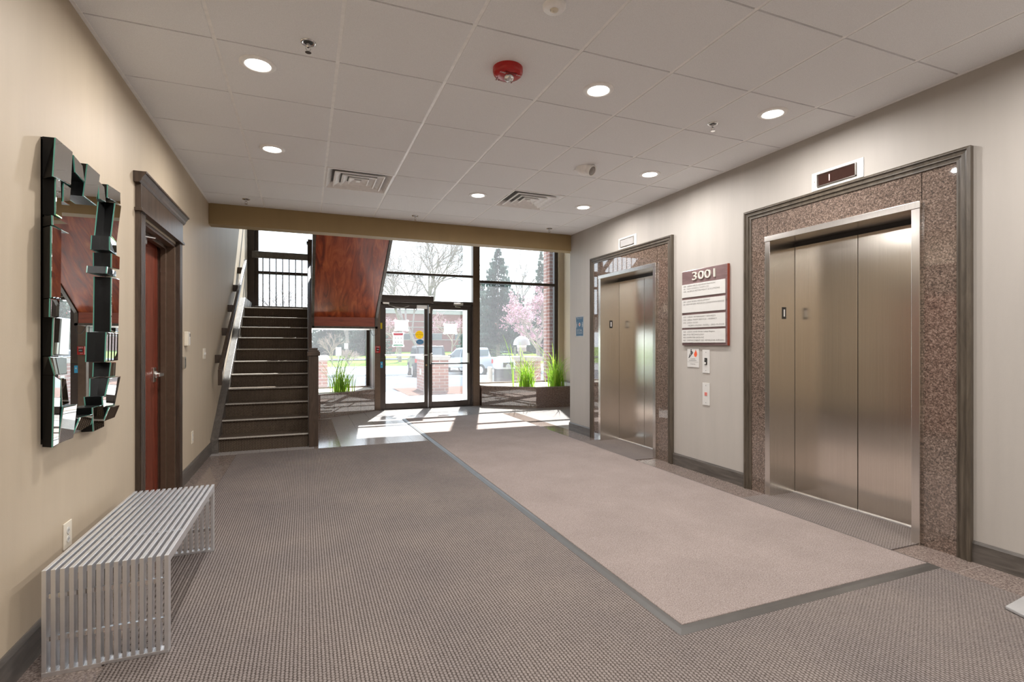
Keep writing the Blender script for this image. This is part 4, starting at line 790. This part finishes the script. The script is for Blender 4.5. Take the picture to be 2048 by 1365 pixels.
MB().box(4.42, 4.68, 11.575, 11.60, .72, .84).build('flap', 'black', t, .004)
o = MB().tube([(4.19, 11.9, -.02), (4.19, 11.9, .70), (4.19, 11.9, .73)], [.065, .065, .045], 18).build('bollard', 'cap'); tag(o, 'short pale bollard outside beside the round litter bin', 'bollard')
struct(MB().box(5.50, 6.3, 11.26, 11.60, -.1, 5.6).build('wall_pilaster', 'brick'), 'exterior red brick pilaster')
struct(MB().box(-1.6, -1.18, 11.1, 11.5, -.1, 5.6).build('wall_pilaster', 'brick'))
# far building
bd = thing('office_building', 'long two storey red brick building beyond the lawn', 'building', (26, 92, 0))
MB().box(8, 39, 90, 104, -.3, 6.6).build('brick_wall', 'farbrick', bd); MB().box(7.8, 39.2, 89.8, 104.2, 6.6, 7.3).build('roof_band', 'cap', bd)
b = MB()
for z_ in (2.0, 3.1, 4.2, 5.2): b.box(8, 39, 89.93, 90, z_, z_ + .12)
b.build('stone_bands', 'cap', bd)
for k in range(6): x = 10 + k * 5; wn = MB().box(x, x + 2.6, 89.9, 90.02, 2.1, 3.1).build('window', 'farglass', bd)
bd = thing('low_brick_wall', 'low red brick wall far across the lawn at the right', 'wall', (48, 98, 0)); MB().box(41, 62, 97.5, 98.5, -.2, 2.0).build('brick_wall', 'farbrick', bd)
# vehicles
def wheel(x, y, r, wd, t):
    o = MB().lathe((x, y, r), [(r * .3, -wd / 2), (r * .95, -wd / 2), (r, -wd / 2 + .03), (r, wd / 2 - .03), (r * .95, wd / 2), (r * .3, wd / 2)], 24, 'y', True).build('wheel', 'tyre', t, local=True)
    MB().lathe((x, y, r), [(r * .6, -wd / 2 - .01), (r * .6, wd / 2 + .01)], 20, 'y', True).build('hub_cap', 'alu', o, local=True)
def vehicle(name, lab, cat, loc, rz, prof, wins, half, m, wheels, wr=.38):
    t = thing(name, lab, cat, loc, None, rz); b = MB(); n = len(prof); V = []
    rows = [(-half, 1.0), (half, 1.0)]
    P = [(x, z_) for x, z_ in prof]
    def ins(z_): return half - max(0, z_ - 1.0) * .18
    V = [(x, -ins(z_), z_) for x, z_ in P] + [(x, ins(z_), z_) for x, z_ in P]
    b.add(V, [tuple(range(n)), tuple(range(n, 2 * n))[::-1]] + [(i, n + i, n + (i + 1) % n, (i + 1) % n) for i in range(n)]); b.build('body', m, t, .04, local=True)
    for q in wins:
        for s_ in (-1, 1): MB().add([(x, s_ * (ins(z_) + .012), z_) for x, z_ in q], [tuple(range(len(q)))]).build('side_window', 'carglass', t, local=True)
    for x in wheels:
        for s_ in (-1, 1): wheel(x, s_ * (half - .1), wr, .26, t)
    return t, ins
def at(u, v_D):   # a bearing from the camera and a distance, used only to lay out the car park
    X = (u - 1024) / 1029 * v_D; c_, s_ = math.cos(math.radians(21.86)), math.sin(math.radians(21.86)); return (X * c_ + v_D * s_, -X * s_ + v_D * c_)
x, y = at(944, 35.5)
tr, ins = vehicle('pickup_truck', 'silver pickup truck parked beyond the brick pier', 'truck', (x, y, zg(y)), math.radians(118), [(-2.75, .5), (2.7, .45), (2.8, .7), (2.75, 1.05), (1.5, 1.18), (.75, 1.78), (.4, 1.84), (-.75, 1.84), (-.95, 1.2), (-2.75, 1.22)],
    [[(1.3, 1.2), (.72, 1.70), (.25, 1.72), (.25, 1.2)], [(.15, 1.2), (.15, 1.72), (-.65, 1.72), (-.78, 1.2)]], .95, 'carsilver', (1.75, -1.75), .39)
for s_ in (-1, 1): MB().box(-2.78, -2.70, s_ * .93 - .04, s_ * .93 + .04, .85, 1.12).build('tail_light', 'taillight', tr, local=True); MB().box(1.0, 1.15, s_ * 1.1 - .1, s_ * 1.1 + .1, 1.15, 1.35).build('side_mirror', 'cardark', tr, .02, local=True)
MB().box(-2.88, -2.74, -.9, .9, .45, .62).build('bumper', 'chrome', tr, local=True); MB().box(-.98, -.90, -.62, .62, 1.28, 1.70).build('rear_window', 'carglass', tr, local=True)
x, y = at(852, 31.0)
jp, ins = vehicle('dark_suv', 'dark boxy off-road vehicle parked behind the brick pier', 'car', (x, y, zg(y)), math.radians(85), [(-1.9, .5), (2.1, .5), (2.15, 1.0), (.85, 1.15), (.6, 1.72), (.4, 1.84), (-1.85, 1.84), (-1.95, 1.1)],
    [[(.6, 1.15), (.5, 1.7), (-.2, 1.7), (-.2, 1.15)], [(-.3, 1.15), (-.3, 1.7), (-1.0, 1.7), (-1.0, 1.15)], [(-1.1, 1.15), (-1.1, 1.7), (-1.75, 1.7), (-1.8, 1.15)]], .92, 'cardark', (1.35, -1.25), .42)
MB().box(-1.97, -1.90, -.66, .66, 1.18, 1.72).build('rear_window', 'carglass', jp, local=True); MB().lathe((-2.05, 0, 1.0), [(.12, -.1), (.37, -.1), (.37, .1), (.12, .1)], 24, 'x', True).build('spare_wheel', 'tyre', jp, local=True)
for s_ in (-1, 1): MB().box(-1.99, -1.92, s_ * .82 - .06, s_ * .82 + .06, .9, 1.12).build('tail_light', 'taillight', jp, local=True)
# trees
def tree(name, lab, cat, base, hgt, seed, mats=('bark',), levels=5, r0=.16, spread=.55, blossom=0, trunk=.3, lean=(0, 0), nchild=3):
    rg = random.Random(seed); t = thing(name, lab, cat, base); b = MB(); tips = []; B = Vector(base)
    def grow(p, d, L, r, lv):
        q = p + d * L; m = (p + q) / 2 + Vector((rg.uniform(-1, 1), rg.uniform(-1, 1), 0)) * L * .06
        b.tube([p, m, q], [r, r * .82, r * .66], 5 if lv > 2 else 3, False)
        if lv <= 1: tips.append((m, q))
        if lv == 0: return
        for k in range(nchild if lv > 1 else nchild + 1):
            a = rg.uniform(0, 2 * PI); s_ = spread * rg.uniform(.5, 1.15); up = d.orthogonal().normalized(); up2 = d.cross(up)
            nd = (d + (up * math.cos(a) + up2 * math.sin(a)) * s_ + Vector((0, 0, .12))).normalized(); st_ = p.lerp(q, rg.uniform(.55, 1.0) if k else 1.0)
            grow(st_, nd, L * rg.uniform(.62, .84), r * .6, lv - 1)
    d = Vector((lean[0], lean[1], 1)).normalized(); grow(B - Vector((0, 0, .1)), d, hgt * trunk, r0, levels)
    b.norecalc = True; b.build('branches', mats[0], t)
    if blossom:
        f = MB(); f.norecalc = True
        for m, q in tips:
            for k in range(blossom):
                c = m.lerp(q, rg.random()) + Vector((rg.gauss(0, .05), rg.gauss(0, .05), rg.gauss(0, .05))); s_ = rg.uniform(.02, .045); u = Vector((rg.gauss(0, 1), rg.gauss(0, 1), rg.gauss(0, 1))).normalized(); v_ = u.orthogonal().normalized()
                f.quad(c - u * s_ - v_ * s_, c + u * s_ - v_ * s_, c + u * s_ + v_ * s_, c - u * s_ + v_ * s_)
        tag(f.build('blossom', mats[1], t), None, None, None, 'stuff')
    return t
def conifer(lab, base, hgt, rad, seed, low=.12, dens=1.0):
    rg = random.Random(seed); t = thing('conifer_tree', lab, 'tree', base); B = Vector(base); MB().tube([B - Vector((0, 0, .2)), B + Vector((0, 0, hgt * .98))], [hgt * .018, .02], 7).build('trunk', 'bark', t)
    f = MB(); f.norecalc = True; zz = low
    while zz < .99:
        R_ = rad * (1 - zz) ** .9 * rg.uniform(.88, 1.1) + .1; nb = int((6 + 9 * (1 - zz)) * dens)
        for k in range(nb):
            a = rg.uniform(0, 2 * PI); L = R_ * rg.uniform(.6, 1.1); d = Vector((math.cos(a), math.sin(a), -.22)).normalized(); p = B + Vector((0, 0, zz * hgt)); s_ = Vector((-d.y, d.x, 0))
            for i in range(int(8 + L * 4)):
                u = rg.uniform(.12, 1); c = p + d * L * u + Vector((0, 0, .10 * L * u * u)); w_ = (1.05 - u) * L * .20 + .10
                for sg in (-1, 1):
                    e = c + s_ * sg * w_ * rg.uniform(.6, 1.1) + d * w_ * .5 + Vector((0, 0, -rg.uniform(.05, .35)));  k_ = rg.uniform(.04, .09) * (1 + .12 * L)
                    f.quad(c - d * k_, c + d * k_ + Vector((0, 0, .05)), e, e - d * k_ - Vector((0, 0, k_)))
        zz += .022 + .012 * rg.random()
    f.build('needle_foliage', 'needle', t); return t
def T(u, D): x, y = at(u, D); return (x, y, zg(y))
tree('bare_tree', 'tall bare tree above the entrance doors', 'tree', T(864, 60), 25, 21, ('bark',), 7, .30, .85, 0, .22, (-.02, 0))
tree('bare_tree', 'bare tree with a leaning trunk left of the tall one', 'tree', T(838, 44), 13, 22, ('bark',), 6, .17, .75, 0, .3, (-.3, 0))
tree('bare_tree', 'bare tree half hidden behind the mahogany soffit edge', 'tree', T(800, 52), 17, 51, ('bark',), 6, .20, .8, 0, .26, (.05, 0))
tree('blossom_tree', 'pink flowering tree in front of the far building, left', 'tree', T(795, 62), 7.5, 31, ('twig', 'blossom'), 5, .12, .75, 4, .25)
tree('blossom_tree', 'pink flowering tree in front of the far building, right', 'tree', T(905, 60), 8, 32, ('twig', 'blossom'), 5, .12, .75, 4, .25)
tree('blossom_tree', 'pink flowering tree filling the right window', 'tree', T(1078, 38), 8.0, 33, ('twig', 'blossom'), 6, .20, .85, 4, .26, (-.05, 0))
tree('blossom_tree', 'small pink flowering tree in front of the conifer', 'tree', T(1038, 44), 6.5, 34, ('twig', 'blossom'), 5, .10, .9, 5, .25)
tree('bare_tree', 'thin bare tree behind the two conifers', 'tree', T(1030, 75), 19, 35, ('bark',), 5, .18, .45, 0, .3)
tree('bare_tree', 'bare tree seen through the landing window', 'tree', T(582, 24), 6.6, 36, ('bark',), 6, .08, .62, 0, .28)
tree('bare_tree', 'bare tree low in the landing window, left one', 'tree', T(535, 30), 6.3, 39, ('bark',), 5, .08, .65, 0, .28)
tree('bare_shrub', 'bare spreading shrub in the gravel bed', 'shrub', T(698, 38.5), 3.4, 37, ('twig',), 5, .06, .85, 0, .16, (0, 0), 4)
tree('bare_shrub', 'taller bare twiggy shrub behind the left brick pier', 'shrub', T(664, 40), 4.6, 38, ('twig',), 6, .06, .7, 0, .2)
conifer('tall dark conifer in the right window', T(996, 50), 11.2, 5.2, 41, .2, 1.2)
conifer('narrow drooping conifer in the right window', T(1082, 62), 13.0, 2.3, 42, .12)
conifer('dense conifer row seen through the left window, left one', T(655, 72), 8.5, 4, 43, .04); conifer('dense conifer row seen through the left window, middle one', T(696, 84), 10.5, 5, 44, .04); conifer('dense conifer row seen through the left window, right one', T(732, 73), 9, 4.2, 45, .04)
conifer('distant conifer at the left edge of the right window', T(962, 70), 10.5, 4, 46, .06); conifer('distant conifer behind the mushroom lamp', T(1045, 86), 8, 5, 47, .04)
tree('bare_tree', 'bare tree trunk standing on the lawn in the left window', 'tree', T(694, 58), 11, 48, ('bark',), 5, .22, .5, 0, .3)
for u, D, zt, lab in ((677, 33.8, 1.05, 'white reserved parking sign, nearer one in the left window'), (692, 52, .9, 'small white sign across the street in the left window')):
    x, y, z0 = T(u, D); t = thing('parking_sign', lab, 'sign', (x, y, z0)); MB().tube([(x, y, z0), (x, y, z0 + 1.8)], .03, 6).build('post', 'cap', t); MB().box(x - .17, x + .17, y - .05, y - .03, z0 + 1.25, z0 + 1.8).build('sign_panel', 'paper', t)
    text('RESERVED\nPARKING', .05, (x, y - .051, z0 + 1.6), '-y', 'ink', t, align='CENTER')
